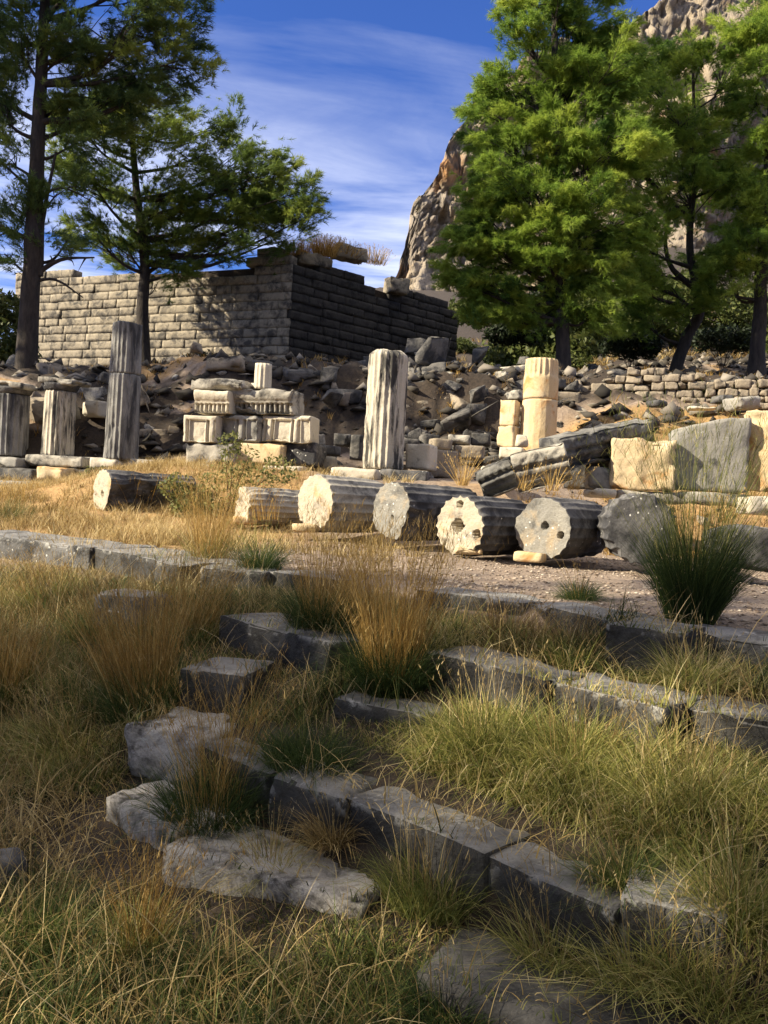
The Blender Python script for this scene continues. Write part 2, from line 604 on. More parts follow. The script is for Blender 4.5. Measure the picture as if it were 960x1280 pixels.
def bark_material():
    m, nt, out = new_mat('pine_bark')
    v = coords(nt, False)
    mp = nd(nt, 'ShaderNodeMapping')
    mp.inputs['Scale'].default_value = (1, 1, .3)
    nt.links.new(v, mp.inputs['Vector'])
    n = noise(nt, mp.outputs[0], 9, 8, .7)
    base = ramp(nt, n, [(.35, (.014, .011, .009)), (.7, (.06, .045, .034))])
    p = nd(nt, 'ShaderNodeBsdfPrincipled', Roughness=.95)
    nt.links.new(base, p.inputs['Base Color'])
    b = nd(nt, 'ShaderNodeBump', Strength=.9, Distance=.05)
    nt.links.new(n, b.inputs['Height'])
    nt.links.new(b.outputs[0], p.inputs['Normal'])
    nt.links.new(p.outputs[0], out.inputs['Surface'])
    return m


M_cliff, M_ground, M_bark = cliff_material(), ground_material(), bark_material()
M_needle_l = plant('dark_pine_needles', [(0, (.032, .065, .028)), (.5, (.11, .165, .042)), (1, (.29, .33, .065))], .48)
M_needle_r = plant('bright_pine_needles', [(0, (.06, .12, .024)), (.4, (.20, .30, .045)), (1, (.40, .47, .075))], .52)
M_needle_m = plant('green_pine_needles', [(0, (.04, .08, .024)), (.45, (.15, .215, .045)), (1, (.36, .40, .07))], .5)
M_bush = plant('bush_leaves', [(0, (.04, .06, .015)), (.6, (.09, .11, .03)), (1, (.16, .16, .05))], .3)
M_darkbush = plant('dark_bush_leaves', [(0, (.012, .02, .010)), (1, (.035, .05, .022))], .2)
M_weed = plant('weed_leaves', [(0, (.07, .09, .03)), (.6, (.17, .18, .06)), (1, (.32, .27, .09))], .35)
M_green = plant('green_grass_blades', [(0, (.022, .042, .014)), (.55, (.075, .11, .03)), (1, (.22, .23, .065))], .35)
M_olive = plant('wild_grass_blades', [(0, (.03, .035, .012)), (.3, (.11, .14, .035)), (.55, (.25, .25, .065)), (.78, (.44, .385, .13)), (1, (.68, .58, .31))], .4)
M_straw = plant('straw_stalks', [(0, (.17, .095, .025)), (.5, (.42, .265, .075)), (1, (.68, .50, .21))], .4)
M_hay = plant('dry_hay', [(0, (.16, .10, .04)), (.5, (.36, .26, .10)), (1, (.62, .50, .27))], .3)

# ------------------------------------------------------------------ terrain
SN = np.array([.643, .766])
_S = np.array([-60, 1.0, 2.45, 2.66, 3.0, 3.14, 3.72, 3.86, 4.38, 4.52, 5.42, 5.62, 6.2])
_Z = np.array([-3.0, -1.32, -1.20, -1.11, -1.04, -.79, -.64, -.54, -.41, -.28, -.15, -.02, 0.0])
_Yc = np.array([0, 11, 13, 14.6, 15.6, 16.3, 17, 19.6, 20.4, 21.2, 22.6, 24, 28, 31, 45, 100, 150, 400, 3000])
_Zc = np.array([0, 0, .10, .35, .75, 1.1, 1.18, 1.35, 1.8, 2.5, 4.1, 4.45, 4.75, 5.0, 7.5, 24, 38, 60, 60])
_Zr = np.array([0, 0, .12, .25, .5, .75, 1.0, 2.6, 3.05, 3.5, 4.35, 4.6, 5.2, 5.8, 10.4, 30, 48, 60, 60])
_Zl = np.array([0, 0, .06, .14, .24, .36, .46, .62, 1.0, 2.2, 3.4, 3.9, 4.2, 4.3, 4.5, 4, 0, -5, -5])


def gz(x, y, rough=True):
    x = np.asarray(x, float)
    y = np.asarray(y, float)
    s = x * SN[0] + y * SN[1]
    z = np.interp(s, _S, _Z)
    # only the hill in front of the camera steps down
    w = smooth01(2.2, 5.0, x * 17 / np.maximum(y, 17))
    wl = smooth01(-4.0, -8.0, x * 22 / np.maximum(y, 22))
    up = np.interp(y, _Yc, _Zc) * (1 - w) * (1 - wl) + np.interp(y, _Yc, _Zr) * w + np.interp(y, _Yc, _Zl) * wl * (1 - w)
    z = z + up
    if rough:
        P = np.stack([x, y, x * 0], -1)
        z = z + fbm(P * 1.1, 3, 4) * .05 * np.clip(1 + up * .6, 1, 3.2) * (.35 + .65 * smooth01(6.0, 7.5, s)) + fbm(P * 7, 5, 2) * .012
        rock = smooth01(19.8, 21, y) * smooth01(30, 26, y)
        z = z + rock * (np.abs(fbm(P * 1.9, 12, 4)) * .5 - .12)
    return z


def grow(a, b, step, k):
    out = [a]
    while abs(out[-1] - a) < abs(b - a):
        out.append(out[-1] + math.copysign(step, b - a))
        step *= k
    return out


xs = sorted(set(np.round(np.concatenate([np.arange(-4.5, 4.5, .085), np.arange(4.5, 15, .28), -np.arange(4.5, 15, .28), grow(15, 2600, .5, 1.17), [-a for a in grow(15, 2600, .5, 1.17)]]), 4)))
ys = sorted(set(np.round(np.concatenate([np.arange(.8, 9, .075), np.arange(9, 26, .17), grow(26, 2600, .4, 1.14), [.8 - a for a in grow(.3, 600, .3, 1.3)]]), 4)))
gx, gy = np.meshgrid(xs, ys)
gzv = gz(gx, gy)
cover = .5 + fbm(np.stack([gx, gy, gx * 0], -1) * .5, 9, 4) * .35      # 0 soil, .5 gravel, 1 dry straw
s_ = gx * SN[0] + gy * SN[1]
cover = np.where(s_ < 5.5, .12 + .25 * fbm(np.stack([gx, gy, gx * 0], -1) * 2.2, 4, 3), cover)
wl_ = smooth01(-.5, -2.5, gx) * smooth01(9, 11, gy) * smooth01(19, 16, gy)
cover = cover * (1 - wl_) + .95 * wl_
band = smooth01(12.5, 14, gy) * smooth01(21.6, 20.5, gy) * smooth01(3.5, 5.0, gx)
cover = cover * (1 - band) + .95 * band
gr = smooth01(5.6, 5.8, s_) * smooth01(12, 11.0, gy) * smooth01(-2.5, -.5, gx)
cover = cover * (1 - gr) + (.48 + .12 * fbm(np.stack([gx, gy, gx * 0], -1) * 1.5, 6, 3)) * gr
bank = smooth01(19.5, 20.8, gy) * np.maximum(smooth01(4.5, 3, gx), smooth01(21.2, 22.2, gy))
nb = fbm(np.stack([gx, gy, gx * 0], -1) * .55, 8, 4)
cover = cover * (1 - bank) + np.clip(.06 + nb * .2 + smooth01(.26, .40, nb) * .6, 0, 1) * bank
far = smooth01(36, 44, gy)
cover = cover * (1 - far) + (.06 + .10 * fbm(np.stack([gx, gy, gx * 0], -1) * .12, 14, 4)) * far
ny, nx_ = gx.shape
ii = np.arange(ny * nx_).reshape(ny, nx_)
quads = np.stack([ii[:-1, :-1], ii[:-1, 1:], ii[1:, 1:], ii[1:, :-1]], -1).reshape(-1, 4)
gme = poly_mesh('ground', np.stack([gx, gy, gzv], -1).reshape(-1, 3), [quads], M_ground, True, cover.ravel())
tag(link('ground', gme), kind='structure')


def ground_hit(px, py, lo=1.5, hi=60):
    """first place where the ray of a photo pixel meets the ground"""
    d = ray(px, py)
    t = np.linspace(lo, hi, 6000)
    p = CAM + d * t[:, None]
    below = p[:, 2] < gz(p[:, 0], p[:, 1])
    k = int(np.argmax(below)) if below.any() else len(t) - 1
    return p[k]


# ------------------------------------------------------------------ cliffs
def cliff(name, sil, D, foot, depth, back, seed, nz=60):
    px = np.arange(sil[0][0], sil[-1][0] + 1, 3.0)
    py = np.interp(px, [a for a, b in sil], [b for a, b in sil])
    py = py + fbm(np.stack([px * .045, px * 0, px * 0], -1), seed, 4) * 7
    top = np.array([at(a, b, D) for a, b in zip(px, py)])
    n = len(px)
    t = np.linspace(0, 1, nz)
    rows = []
    for k in t:
        z = foot + (top[:, 2] - foot) * k
        y = D - depth * (1 - k) ** 1.4
        x = top[:, 0] * 1.0
        P = np.stack([x, np.full(n, y), z], -1)
        am = np.clip((top[:, 2] - foot) / 40, .1, 1)
        colm = fbm(np.stack([P[:, 0] * .16, P[:, 2] * .03, P[:, 2] * 0], -1), seed + 1, 5, .6)
        crag = np.abs(fbm(np.stack([P[:, 0] * .34, P[:, 2] * .12, P[:, 2] * 0], -1), seed + 9, 4, .6))
        big = fbm(P * .03, seed + 2, 3)
        led = np.abs(((z * .09 + big * 1.5) % 1) - .5)
        P[:, 1] += (colm * 11 + big * 15 + led * 8 - crag * 4) * am * (1 - .3 * k)
        P[:, 1] += (fbm(P * .33, seed + 13, 4, .65) * 5 + np.abs(fbm(P * np.array([.5, .5, .25]), seed + 14, 3)) * 4) * am
        P[:, 0] += fbm(P * .12 + 40, seed + 3, 3) * 2.2
        rows.append(P)
    for k in np.linspace(.1, 1, 10):
        P = rows[nz - 1].copy()
        P[:, 1] += back * k
        P[:, 2] = foot + (P[:, 2] - foot) * (1 - k ** 2 * .9) + fbm(P * .05, seed + 5, 3) * 3
        rows.append(P)
    V = np.concatenate(rows)
    m = len(rows)
    ii = np.arange(m * n).reshape(m, n)
    q = np.stack([ii[:-1, :-1], ii[:-1, 1:], ii[1:, 1:], ii[1:, :-1]], -1).reshape(-1, 4)
    me = poly_mesh(name, V, [q], M_cliff, False)
    tag(link(name, me), kind='structure')


cliff('cliff', [(494, 345), (500, 324), (509, 290), (520, 257), (548, 212), (572, 165), (588, 130), (612, 98), (650, 72), (720, 45), (790, 20), (830, -8),
                (890, -30), (960, -60), (1100, -110), (1300, -90), (1500, 40)], 240, 20, 26, 160, 31, nz=120)
cliff('cliff', [(505, 345), (518, 326), (545, 318), (600, 308), (700, 310), (900, 330), (1200, 340)], 165, 18, 30, 60, 47, nz=36)

# ------------------------------------------------------------------ light
SUN_EL, SUN_A = R(31), R(18)          # the sun stands to the left, a little behind the camera
to_sun = Vector((-math.cos(SUN_A) * math.cos(SUN_EL), -math.sin(SUN_A) * math.cos(SUN_EL), math.sin(SUN_EL)))
ld = bpy.data.lights.new('sun', 'SUN')
ld.energy = 5.0
ld.angle = R(.5)
ld.color = (1.0, .88, .66)
lo = bpy.data.objects.new('sun', ld)
COL.objects.link(lo)
lo.rotation_euler = to_sun.to_track_quat('Z', 'Y').to_euler()

w = bpy.data.worlds.new('World')
scene.world = w
w.use_nodes = True
nt = w.node_tree
bg = nt.nodes['Background']
sky = nt.nodes.new('ShaderNodeTexSky')
sky.sky_type = 'NISHITA'
sky.sun_disc = False
sky.sun_elevation = SUN_EL
sky.sun_rotation = math.atan2(to_sun.x, to_sun.y)
sky.air_density = 1.0
sky.dust_density = .4
sky.ozone_density = 3.0
tc = nt.nodes.new('ShaderNodeTexCoord')
sep = nt.nodes.new('ShaderNodeSeparateXYZ')
nt.links.new(tc.outputs['Generated'], sep.inputs[0])
zc = nd(nt, 'ShaderNodeMath', operation='MAXIMUM')
zc.inputs[1].default_value = .04
nt.links.new(sep.outputs[2], zc.inputs[0])
dv = nd(nt, 'ShaderNodeVectorMath', operation='DIVIDE')
cb = nt.nodes.new('ShaderNodeCombineXYZ')
for k in (0, 1, 2):
    nt.links.new(zc.outputs[0], cb.inputs[k])
nt.links.new(tc.outputs['Generated'], dv.inputs[0])
nt.links.new(cb.outputs[0], dv.inputs[1])
mp = nd(nt, 'ShaderNodeMapping')
mp.inputs['Location'].default_value = (3.1, 1.7, 0)
mp.inputs['Rotation'].default_value = (0, 0, R(-14))
mp.inputs['Scale'].default_value = (.5, 1.15, 1)
nt.links.new(dv.outputs[0], mp.inputs['Vector'])
cn = noise(nt, mp.outputs[0], .75, 10, .55, .5)
cl = ramp(nt, cn, [(.50, 0.0), (.84, .8)])
fib = noise(nt, dv.outputs[0], 2.4, 9, .62, .8)
cl = mix(nt, .75, cl, ramp(nt, fib, [(.3, .25), (.68, 1.25)]), 'MULTIPLY')
low = ramp(nt, sep.outputs[2], [(.26, .85), (.40, 0.0)])
cn2 = noise(nt, mp.outputs[0], 1.7, 6, .55, .3)
low = mix(nt, 1.0, low, ramp(nt, cn2, [(.38, 0.0), (.62, 1.0)]), 'MULTIPLY')
cl = mix(nt, 1.0, cl, low, 'ADD')
tinted = mix(nt, 1.0, sky.outputs[0], (.37, .55, 1.04), 'MULTIPLY')
colr = mix(nt, cl, tinted, (6.6, 6.9, 8.0))
# overhead cloud veil, unseen, added as fill light on upward faces
zen = ramp(nt, sep.outputs[2], [(.60, 0.0), (.80, 1.0)])
zen = mix(nt, 1.0, zen, ramp(nt, cn2, [(.25, .55), (.6, 1.0)]), 'MULTIPLY')
colr = mix(nt, zen, colr, (9.0, 8.3, 7.5))
nt.links.new(colr, bg.inputs['Color'])
bg.inputs['Strength'].default_value = .078

scene.view_settings.view_transform = 'Standard'
scene.view_settings.look = 'None'
scene.view_settings.exposure = 1.22
scene.view_settings.gamma = 1
scene.cycles.max_bounces = 6
scene.cycles.transparent_max_bounces = 4
scene.cycles.use_denoising = True


# ------------------------------------------------------------------ steps
FOOT = []


def step(p1, p2, z, W, H, mat, label, seed, rough=.012, chip=.035, r=.014, group='stepped terrace blocks', tilt=0.0, cell=.04):
    z = z + (.05 if z < -1.0 else .015)
    a, b = atz(*p1, z), atz(*p2, z)
    L = float(np.hypot(*(b - a)[:2]))
    ang = math.atan2(b[1] - a[1], b[0] - a[0])
    mid = (a + b) / 2
    n = np.array([-math.sin(ang), math.cos(ang), 0])
    V, F = rough_box(L - .008, W, H, cell, r, seed, rough, .012, chip, 7.0)
    if mat in (M_lichen, M_rock):
        me = poly_mesh('step_block', V, F, mat)
    else:           # wear and lichen, plus top light and front shade put into the colours
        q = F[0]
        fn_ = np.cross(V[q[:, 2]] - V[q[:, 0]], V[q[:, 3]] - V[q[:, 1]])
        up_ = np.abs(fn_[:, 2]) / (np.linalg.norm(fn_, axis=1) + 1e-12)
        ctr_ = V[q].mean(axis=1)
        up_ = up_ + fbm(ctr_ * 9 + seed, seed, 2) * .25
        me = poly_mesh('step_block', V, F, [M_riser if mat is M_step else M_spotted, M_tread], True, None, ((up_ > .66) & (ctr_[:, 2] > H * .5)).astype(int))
    c = mid + n * W / 2
    FOOT.append((c[0], c[1], ang, L, W, z))
    o = link('step_block', me, None, (c[0], c[1], z - H), (R(tilt), 0, ang))
    tag(o, label, 'step block', group)
    return o


A_ = 'top row of the steps'
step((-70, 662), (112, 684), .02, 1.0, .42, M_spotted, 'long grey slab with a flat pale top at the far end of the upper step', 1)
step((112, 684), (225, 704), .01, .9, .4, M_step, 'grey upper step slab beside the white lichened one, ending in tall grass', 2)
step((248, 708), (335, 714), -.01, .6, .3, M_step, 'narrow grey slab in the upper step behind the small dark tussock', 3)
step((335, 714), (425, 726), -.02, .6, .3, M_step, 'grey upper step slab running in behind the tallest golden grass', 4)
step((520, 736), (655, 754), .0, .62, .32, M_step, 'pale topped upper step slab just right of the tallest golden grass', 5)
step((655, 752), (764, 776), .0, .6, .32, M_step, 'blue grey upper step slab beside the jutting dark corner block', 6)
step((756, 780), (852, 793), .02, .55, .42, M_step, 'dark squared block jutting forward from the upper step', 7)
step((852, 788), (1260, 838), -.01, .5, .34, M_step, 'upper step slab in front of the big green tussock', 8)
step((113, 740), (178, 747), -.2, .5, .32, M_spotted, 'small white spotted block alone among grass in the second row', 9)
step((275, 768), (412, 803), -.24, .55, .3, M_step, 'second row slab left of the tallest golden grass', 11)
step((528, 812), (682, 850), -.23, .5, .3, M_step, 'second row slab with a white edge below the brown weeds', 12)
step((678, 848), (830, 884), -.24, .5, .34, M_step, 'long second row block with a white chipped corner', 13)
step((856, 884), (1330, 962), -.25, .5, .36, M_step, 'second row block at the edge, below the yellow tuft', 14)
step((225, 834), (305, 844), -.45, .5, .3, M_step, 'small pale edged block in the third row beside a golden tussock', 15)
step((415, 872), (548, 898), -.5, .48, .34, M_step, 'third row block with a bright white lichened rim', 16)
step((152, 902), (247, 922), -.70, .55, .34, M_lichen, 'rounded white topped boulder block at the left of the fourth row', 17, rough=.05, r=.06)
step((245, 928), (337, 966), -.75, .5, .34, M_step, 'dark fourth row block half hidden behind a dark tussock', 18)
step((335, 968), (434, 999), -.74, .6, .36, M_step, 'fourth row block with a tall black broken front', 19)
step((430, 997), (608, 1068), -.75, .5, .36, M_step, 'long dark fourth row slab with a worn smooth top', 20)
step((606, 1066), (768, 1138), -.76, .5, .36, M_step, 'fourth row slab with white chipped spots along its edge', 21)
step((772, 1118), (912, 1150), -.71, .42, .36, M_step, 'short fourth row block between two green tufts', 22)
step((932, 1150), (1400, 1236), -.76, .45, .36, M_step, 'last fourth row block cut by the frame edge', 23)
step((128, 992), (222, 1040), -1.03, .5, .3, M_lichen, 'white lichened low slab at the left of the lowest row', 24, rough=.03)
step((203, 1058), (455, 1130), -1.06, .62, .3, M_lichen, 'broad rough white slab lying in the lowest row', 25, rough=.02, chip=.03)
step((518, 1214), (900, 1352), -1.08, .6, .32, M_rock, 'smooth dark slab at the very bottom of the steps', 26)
V, F = hull_rock(77, .42, .3, .22, 18, 3, .05)
p = ground_hit(2, 1112)
tag(link('boulder', poly_mesh('boulder', V, F, M_dark), None, p + np.array([-.12, .05, -.03]), (0, 0, .4)),
    'dark white spotted boulder in grass at the left edge', 'boulder')


# ------------------------------------------------------------------ blocks seen from the front
RZ = R(-14)


def block(name, px0, px1, pyt, pyb, y, W, mat, label, cat, seed, rz=RZ, group=None, cell=.06, r=.03, rough=.02, chip=.06, warp=.02, fn=None, tilt=0.0, roll=0.0, parent=None):
    if y is None:
        y = ground_hit((px0 + px1) / 2, pyb)[1] - .1
    P = at((px0 + px1) / 2, pyb, y)
    L = (px1 - px0) / F_PX * y / max(.5, math.cos(rz))
    H = (pyb - pyt) / F_PX * y
    V, F = rough_box(L, W, H, cell, r, seed, rough, warp, chip, 4.5, fn)
    me = poly_mesh(name, V, F, mat)
    n = np.array([math.sin(rz), -math.cos(rz), 0])
    c = P - n * W / 2
    o = link(name, me, parent, c, (R(tilt), R(roll), rz))
    if label:
        tag(o, label, cat, group)
    return o


# ------------------------------------------------------------------ standing columns
def drum_mesh(name, h, r0, r1, nf=20, depth=.09, seed=0, mats=None, z0=None, z1=None, broken=0.0, holes=(), rough=.008, chip=.03, nth=160, sag=0.0):
    n = max(6, int(h / .05))
    prof = []
    for k in range(n + 1):
        z = h * k / n
        prof.append((z, r0 + (r1 - r0) * k / n))
    if broken:
        prof = [(z, r * (1 - .35 * max(0, (z - (h - broken)) / broken) ** 2.2)) for z, r in prof]
    V, F = lathe_grid(prof, nth, flute(nf, depth, .3, z0, z1) if depth else None, 16, holes, seed, rough, chip)
    if sag:
        top = V[:, 2] > h - .25
        V[:, 2] -= np.where(top, sag * (1 + fbm(V * np.array([4, 4, 0]), seed + 4, 3)) * (V[:, 2] - (h - .25)) / .25, 0)
    nside = n * nth
    tot = sum(len(f) for f in F)
    midx = np.zeros(tot, int)
    midx[nside:] = 1
    return poly_mesh(name, V, F, mats, True, None, midx)


def column(name, px, pyb, y, drums, label, group='standing fluted columns', cat='column'):
    P = at(px, pyb, y)
    root = empty(name, P, 0.3, label, cat, group)
    z = 0
    for k, (h, r0, r1, kw) in enumerate(drums):
        me = drum_mesh('column_drum', h, r0, r1, seed=int(px) + k * 7, **kw)
        link('column_drum', me, root, (0, 0, z), (0, 0, .13 * k))
        z += h + .012
    return root, z


u = lambda px_, y: px_ / F_PX * y
two = [M_column, M_mixed]
column('broken_column', 151, 575, 20, [(u(106, 20), u(21.5, 20), u(19.5, 20), dict(mats=[M_colgrey, M_grey])),
                                        (u(66, 20), u(19.5, 20), u(18, 20), dict(mats=[M_colgrey, M_grey], sag=.05))],
       'tall slender grey fluted column made of two drums')
column('broken_column', 478, 587, 17.5, [(u(150, 17.5), u(26, 17.5), u(25.5, 17.5), dict(mats=two, broken=.16, sag=.05, chip=.05, rough=.014))],
       'thick black streaked fluted column with a rounded broken top')
root, _ = column('broken_column', 671, 568, 20, [(u(67, 20), u(23, 20), u(22, 20), dict(mats=[M_gold, M_gold], depth=.012, chip=.02)),
                                                (u(50, 20), u(22, 20), u(21, 20), dict(mats=[M_gold, M_gold], depth=.085, z0=u(30, 20), chip=.02))],
                 'smooth golden column fluted only near its top')
for (px, pyb, y, h, w_, mats, lab, dx) in ((72, 570, 20.5, 80, 19, [M_column, M_cream], 'short pale column stump carrying a broken dark capital', 4),
                                      (12, 570, 20.7, 76, 21, [M_colgrey, M_grey], 'short dark grey column stump at the left edge under a capital', 3)):
    root, zt = column('column_stump', px, pyb, y, [(u(h, y), u(w_ + 1, y), u(w_, y), dict(mats=mats))], lab, 'column stumps with capitals', 'column stump')
    V, F = lathe_grid([(0, u(w_, y)), (.04, u(w_ + 1, y)), (.10, u(w_ + 2.5, y)), (.16, u(w_ + 4, y))], 60, None, 8, (), px, .012, .06)
    link('echinus', poly_mesh('echinus', V, F, M_dark), root, (0, 0, zt))
    V, F = rough_box(u(48, y), u(44, y), .15, .06, .03, px, .02, .03, .12)
    link('abacus', poly_mesh('abacus', V, F, [M_mixed]), root, (u(dx, y), 0, zt + .15), (R(3), R(4), -.5))

# slabs beneath the columns
block('base_slab', 110, 148, 572, 587, 19.6, .9, M_cream, 'pale square base slab under the left part of the tall grey column', 'base slab', 101)
block('base_slab', 148, 196, 573, 589, 19.7, .95, M_mixed, 'weathered base slab under the right part of the tall grey column', 'base slab', 102)
block('base_slab', 26, 106, 569, 583, 20.0, 1.0, M_mixed, 'long thin base slab under the pale column stump', 'base slab', 103, chip=.1)
block('base_slab', -40, 24, 570, 583, 20.1, 1.0, M_grey, 'base slab under the dark column stump at the edge', 'base slab', 104)
block('stone_block', 43, 78, 583, 600, 19.4, .6, M_gold, 'golden block standing below the pale stump slab', 'stone block', 105)
block('stone_block', -40, 40, 600, 625, 18.6, .6, M_grey, 'low grey foundation block in weeds below the dark stump', 'stone block', 106)
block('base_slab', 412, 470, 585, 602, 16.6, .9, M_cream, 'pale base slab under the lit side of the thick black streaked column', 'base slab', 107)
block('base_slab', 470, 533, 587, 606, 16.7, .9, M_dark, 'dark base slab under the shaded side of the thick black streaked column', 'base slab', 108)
block('base_slab', 645, 700, 566, 580, 19.6, 1.0, M_gold, 'golden base slab hidden under the smooth golden column', 'base slab', 109)

for k, (a, b, lab) in enumerate(((-60, 46, 'dark foundation block under the dark column stump'), (46, 112, 'dark foundation block under the pale column stump'), (112, 204, 'dark foundation block under the tall grey column'))):
    block('foundation_block', a, b, 584, 606, 19.9, 1.1, M_rock, lab, 'foundation block', 191 + k, group='foundation blocks under the columns')

# ------------------------------------------------------------------ the frieze stack
YF = 17.3


def triglyph_fn(grooves, fascia=.08):
    def fn(P, V, N):
        front = N[:, 1] < -.8
        H = P[:, 2].max()
        out = V.copy()
        x = P[:, 0]
        off = np.full(len(P), .05)
        for (c, hw) in grooves:
            inside = np.abs(x - c) < hw
            off = np.where(inside, 0.0, off)
            for gc in (-.5, .5):
                g = np.clip(1 - np.abs(x - (c + gc * hw * 1.05)) / (hw * .26), 0, 1)
                off = np.where(inside, np.maximum(off, g * .09), off)
            e = np.clip(1 - (hw - np.abs(x - c)) / (hw * .16), 0, 1)
            off = np.where(inside, np.maximum(off, e * .06), off)
        off = np.where(P[:, 2] > H - fascia, 0, off)
        out[:, 1] += np.where(front, off, 0)
        return out
    return fn


grp = 'stacked frieze blocks'
block('frieze_block', 227, 270, 519, 553, YF, .6, M_cream, 'bright frieze block with grooves at both ends, first of the three', 'frieze block', 111, group=grp, cell=.02, r=.02, rough=.008, chip=.03,
      fn=triglyph_fn([(-.33, .13), (.26, .15)]))
block('frieze_block', 271, 322, 519, 552, YF + .05, .6, M_grey, 'greyer frieze block with one central triglyph, second of the three', 'frieze block', 112, group=grp, cell=.02, r=.05, rough=.01, chip=.06,
      fn=triglyph_fn([(.06, .16)]))
block('frieze_block', 324, 388, 519, 553, YF, .62, M_cream, 'widest frieze block with a broken dark corner, last of the three', 'frieze block', 113, group=grp, cell=.02, r=.04, rough=.012, chip=.07,
      fn=triglyph_fn([(-.36, .15), (.22, .13)]))
block('architrave_block', 230, 292, 554, 580, YF - .02, .6, M_mixed, 'tan beam block with a chipped lower corner under the first frieze block', 'beam block', 114, chip=.12)
block('architrave_block', 292, 352, 554, 580, YF - .02, .6, M_gold, 'golden beam block behind the yellow weeds under the frieze', 'beam block', 115, chip=.08)
block('architrave_block', 352, 395, 553, 582, YF + .1, .7, M_dark, 'black stained beam block under the broken frieze corner', 'beam block', 116, chip=.12)
block('stone_block', 326, 340, 582, 600, YF - .2, .5, M_cream, 'small white support block under the golden beam block', 'stone block', 117)
block('stone_block', 341, 378, 582, 600, YF - .25, .5, M_cream, 'white support block right beside the smallest support, beneath the stack', 'stone block', 118)
block('stone_block', 248, 262, 579, 592, YF - .2, .5, M_cream, 'little white support stone under the chipped beam block', 'stone block', 119)


def cornice_fn(nd_, top=.55):
    def fn(P, V, N):
        out = V.copy()
        H = P[:, 2].max()
        L = P[:, 0].max()
        front = N[:, 1] < -.5
        z = P[:, 2] / H
        ph = ((P[:, 0] + L) / (2 * L) * nd_) % 1.0
        dent = np.where((ph < .58), .05, .14)
        off = np.where(z < .42, np.where(z > .08, dent, .10), np.where(z < top, .02, -.05 * np.sin((z - top) / (1 - top) * 2.6)))
        out[:, 1] += np.where(front, off, 0)
        return out
    return fn


block('cornice_block', 240, 286, 488, 516, YF + .0, .7, M_cream, 'cornice block with small dentils, left one resting on the frieze', 'cornice block', 121, group='cornice blocks with dentils', cell=.022, r=.02, rough=.015, chip=.05, fn=cornice_fn(8))
block('cornice_block', 284, 366, 486, 517, YF + .05, .75, M_mixed, 'long dark broken cornice block with dentils, right one resting on the frieze', 'cornice block', 122, group='cornice blocks with dentils', cell=.022, r=.04, rough=.03, chip=.14, fn=cornice_fn(13))
block('slab', 236, 304, 474, 488, YF + .05, .7, M_mixed, 'thick rough slab lying on top of the left cornice block', 'slab', 123, chip=.12, rough=.04, roll=-1)
block('slab', 302, 326, 478, 488, YF + .3, .6, M_cream, 'small pale slab on the stack in front of the fluted stub', 'slab', 124)
P = at(328, 487, YF + .35)
link_o = link('fluted_fragment', drum_mesh('fluted_fragment', u(32, 17.6), u(11.5, 17.6), u(11, 17.6), 12, .12, 61, [M_cream, M_cream], nth=96), None, P, (0, 0, 0))
tag(link_o, 'short pale fluted stub standing on top of the frieze stack', 'column fragment')

# blocks between the columns
bl = 'stone block'
block(bl.replace(' ', '_'), 506, 535, 555, 587, 17.6, .5, M_cream, 'bright white squared block beside the thick black streaked column', bl, 131, rz=R(-25), chip=.05)
block('stone_block', 535, 572, 562, 598, 18.2, .6, M_rubble, 'brown block with a leaning stick, right of the bright white one', bl, 132, rz=R(12))
block('stone_block', 542, 566, 548, 562, 18.6, .5, M_rubble, 'small tan block on top of the brown block with the stick', bl, 133, rz=R(12))
block('stone_block', 566, 606, 556, 574, 18.7, .5, M_rubble, 'low brown block behind the straw clump', bl, 134, rz=R(-5))
block('stone_block', 560, 588, 544, 556, 18.8, .5, M_mixed, 'small tan block in the upper row behind the straw clump', bl, 135, rz=R(-5))
block('stone_block', 588, 612, 540, 556, 18.9, .5, M_rock, 'bluish grey block ending the little wall behind the straw clump', bl, 136, rz=R(-8))
block('stone_block', 390, 407, 541, 557, 18.6, .5, M_mixed, 'pale little block right of the broken frieze corner', bl, 137, rz=R(20))
block('stone_block', 392, 418, 556, 568, 18.3, .5, M_dark, 'dark flat block below the pale little block', bl, 138)
block('stone_block', 416, 436, 541, 557, 19.2, .5, M_rock, 'grey block with a square face in the gap before the thick column', bl, 139)
block('stone_block', 436, 450, 543, 575, 19.0, .4, M_rock, 'grey upright block close behind the thick column', bl, 140)
block('stone_block', 400, 416, 570, 588, 18.0, .4, M_mixed, 'pale upright block below the dark flat one', bl, 141)
block('stone_block', 600, 628, 582, 597, 15.6, .4, M_cream, 'pale flat stone between the straw clump and the dark cornice end', bl, 142, roll=4)

# square pier
P = at(635, 560, 20)
root = empty('square_pier', P, R(-32), 'squared golden pier of two stacked stones beside the smooth column', 'pier')
z = 0
for k, (h, wd, sd) in enumerate(((u(27, 20), .44, 151), (u(33, 20), .40, 152))):
    V, F = rough_box(wd, wd * .9, h, .05, .02, sd, .008, .01, .05)
    link('pier_stone', poly_mesh('pier_stone', V, F, M_gold), root, (0, 0, z))
    z += h
block('stone_block', 624, 652, 559, 574, 19.6, .6, M_cream, 'pale footing stone under the squared golden pier', bl, 153, rz=R(-20))
V, F = hull_rock(5, .35, .3, .3, 16, 3, .05)
tag(link('scroll_fragment', poly_mesh('scroll_fragment', V, F, M_cream), None, at(651, 559, 18.9), (0, 0, 0)), 'small rounded white fragment between the pier and the smooth column', 'stone fragment')


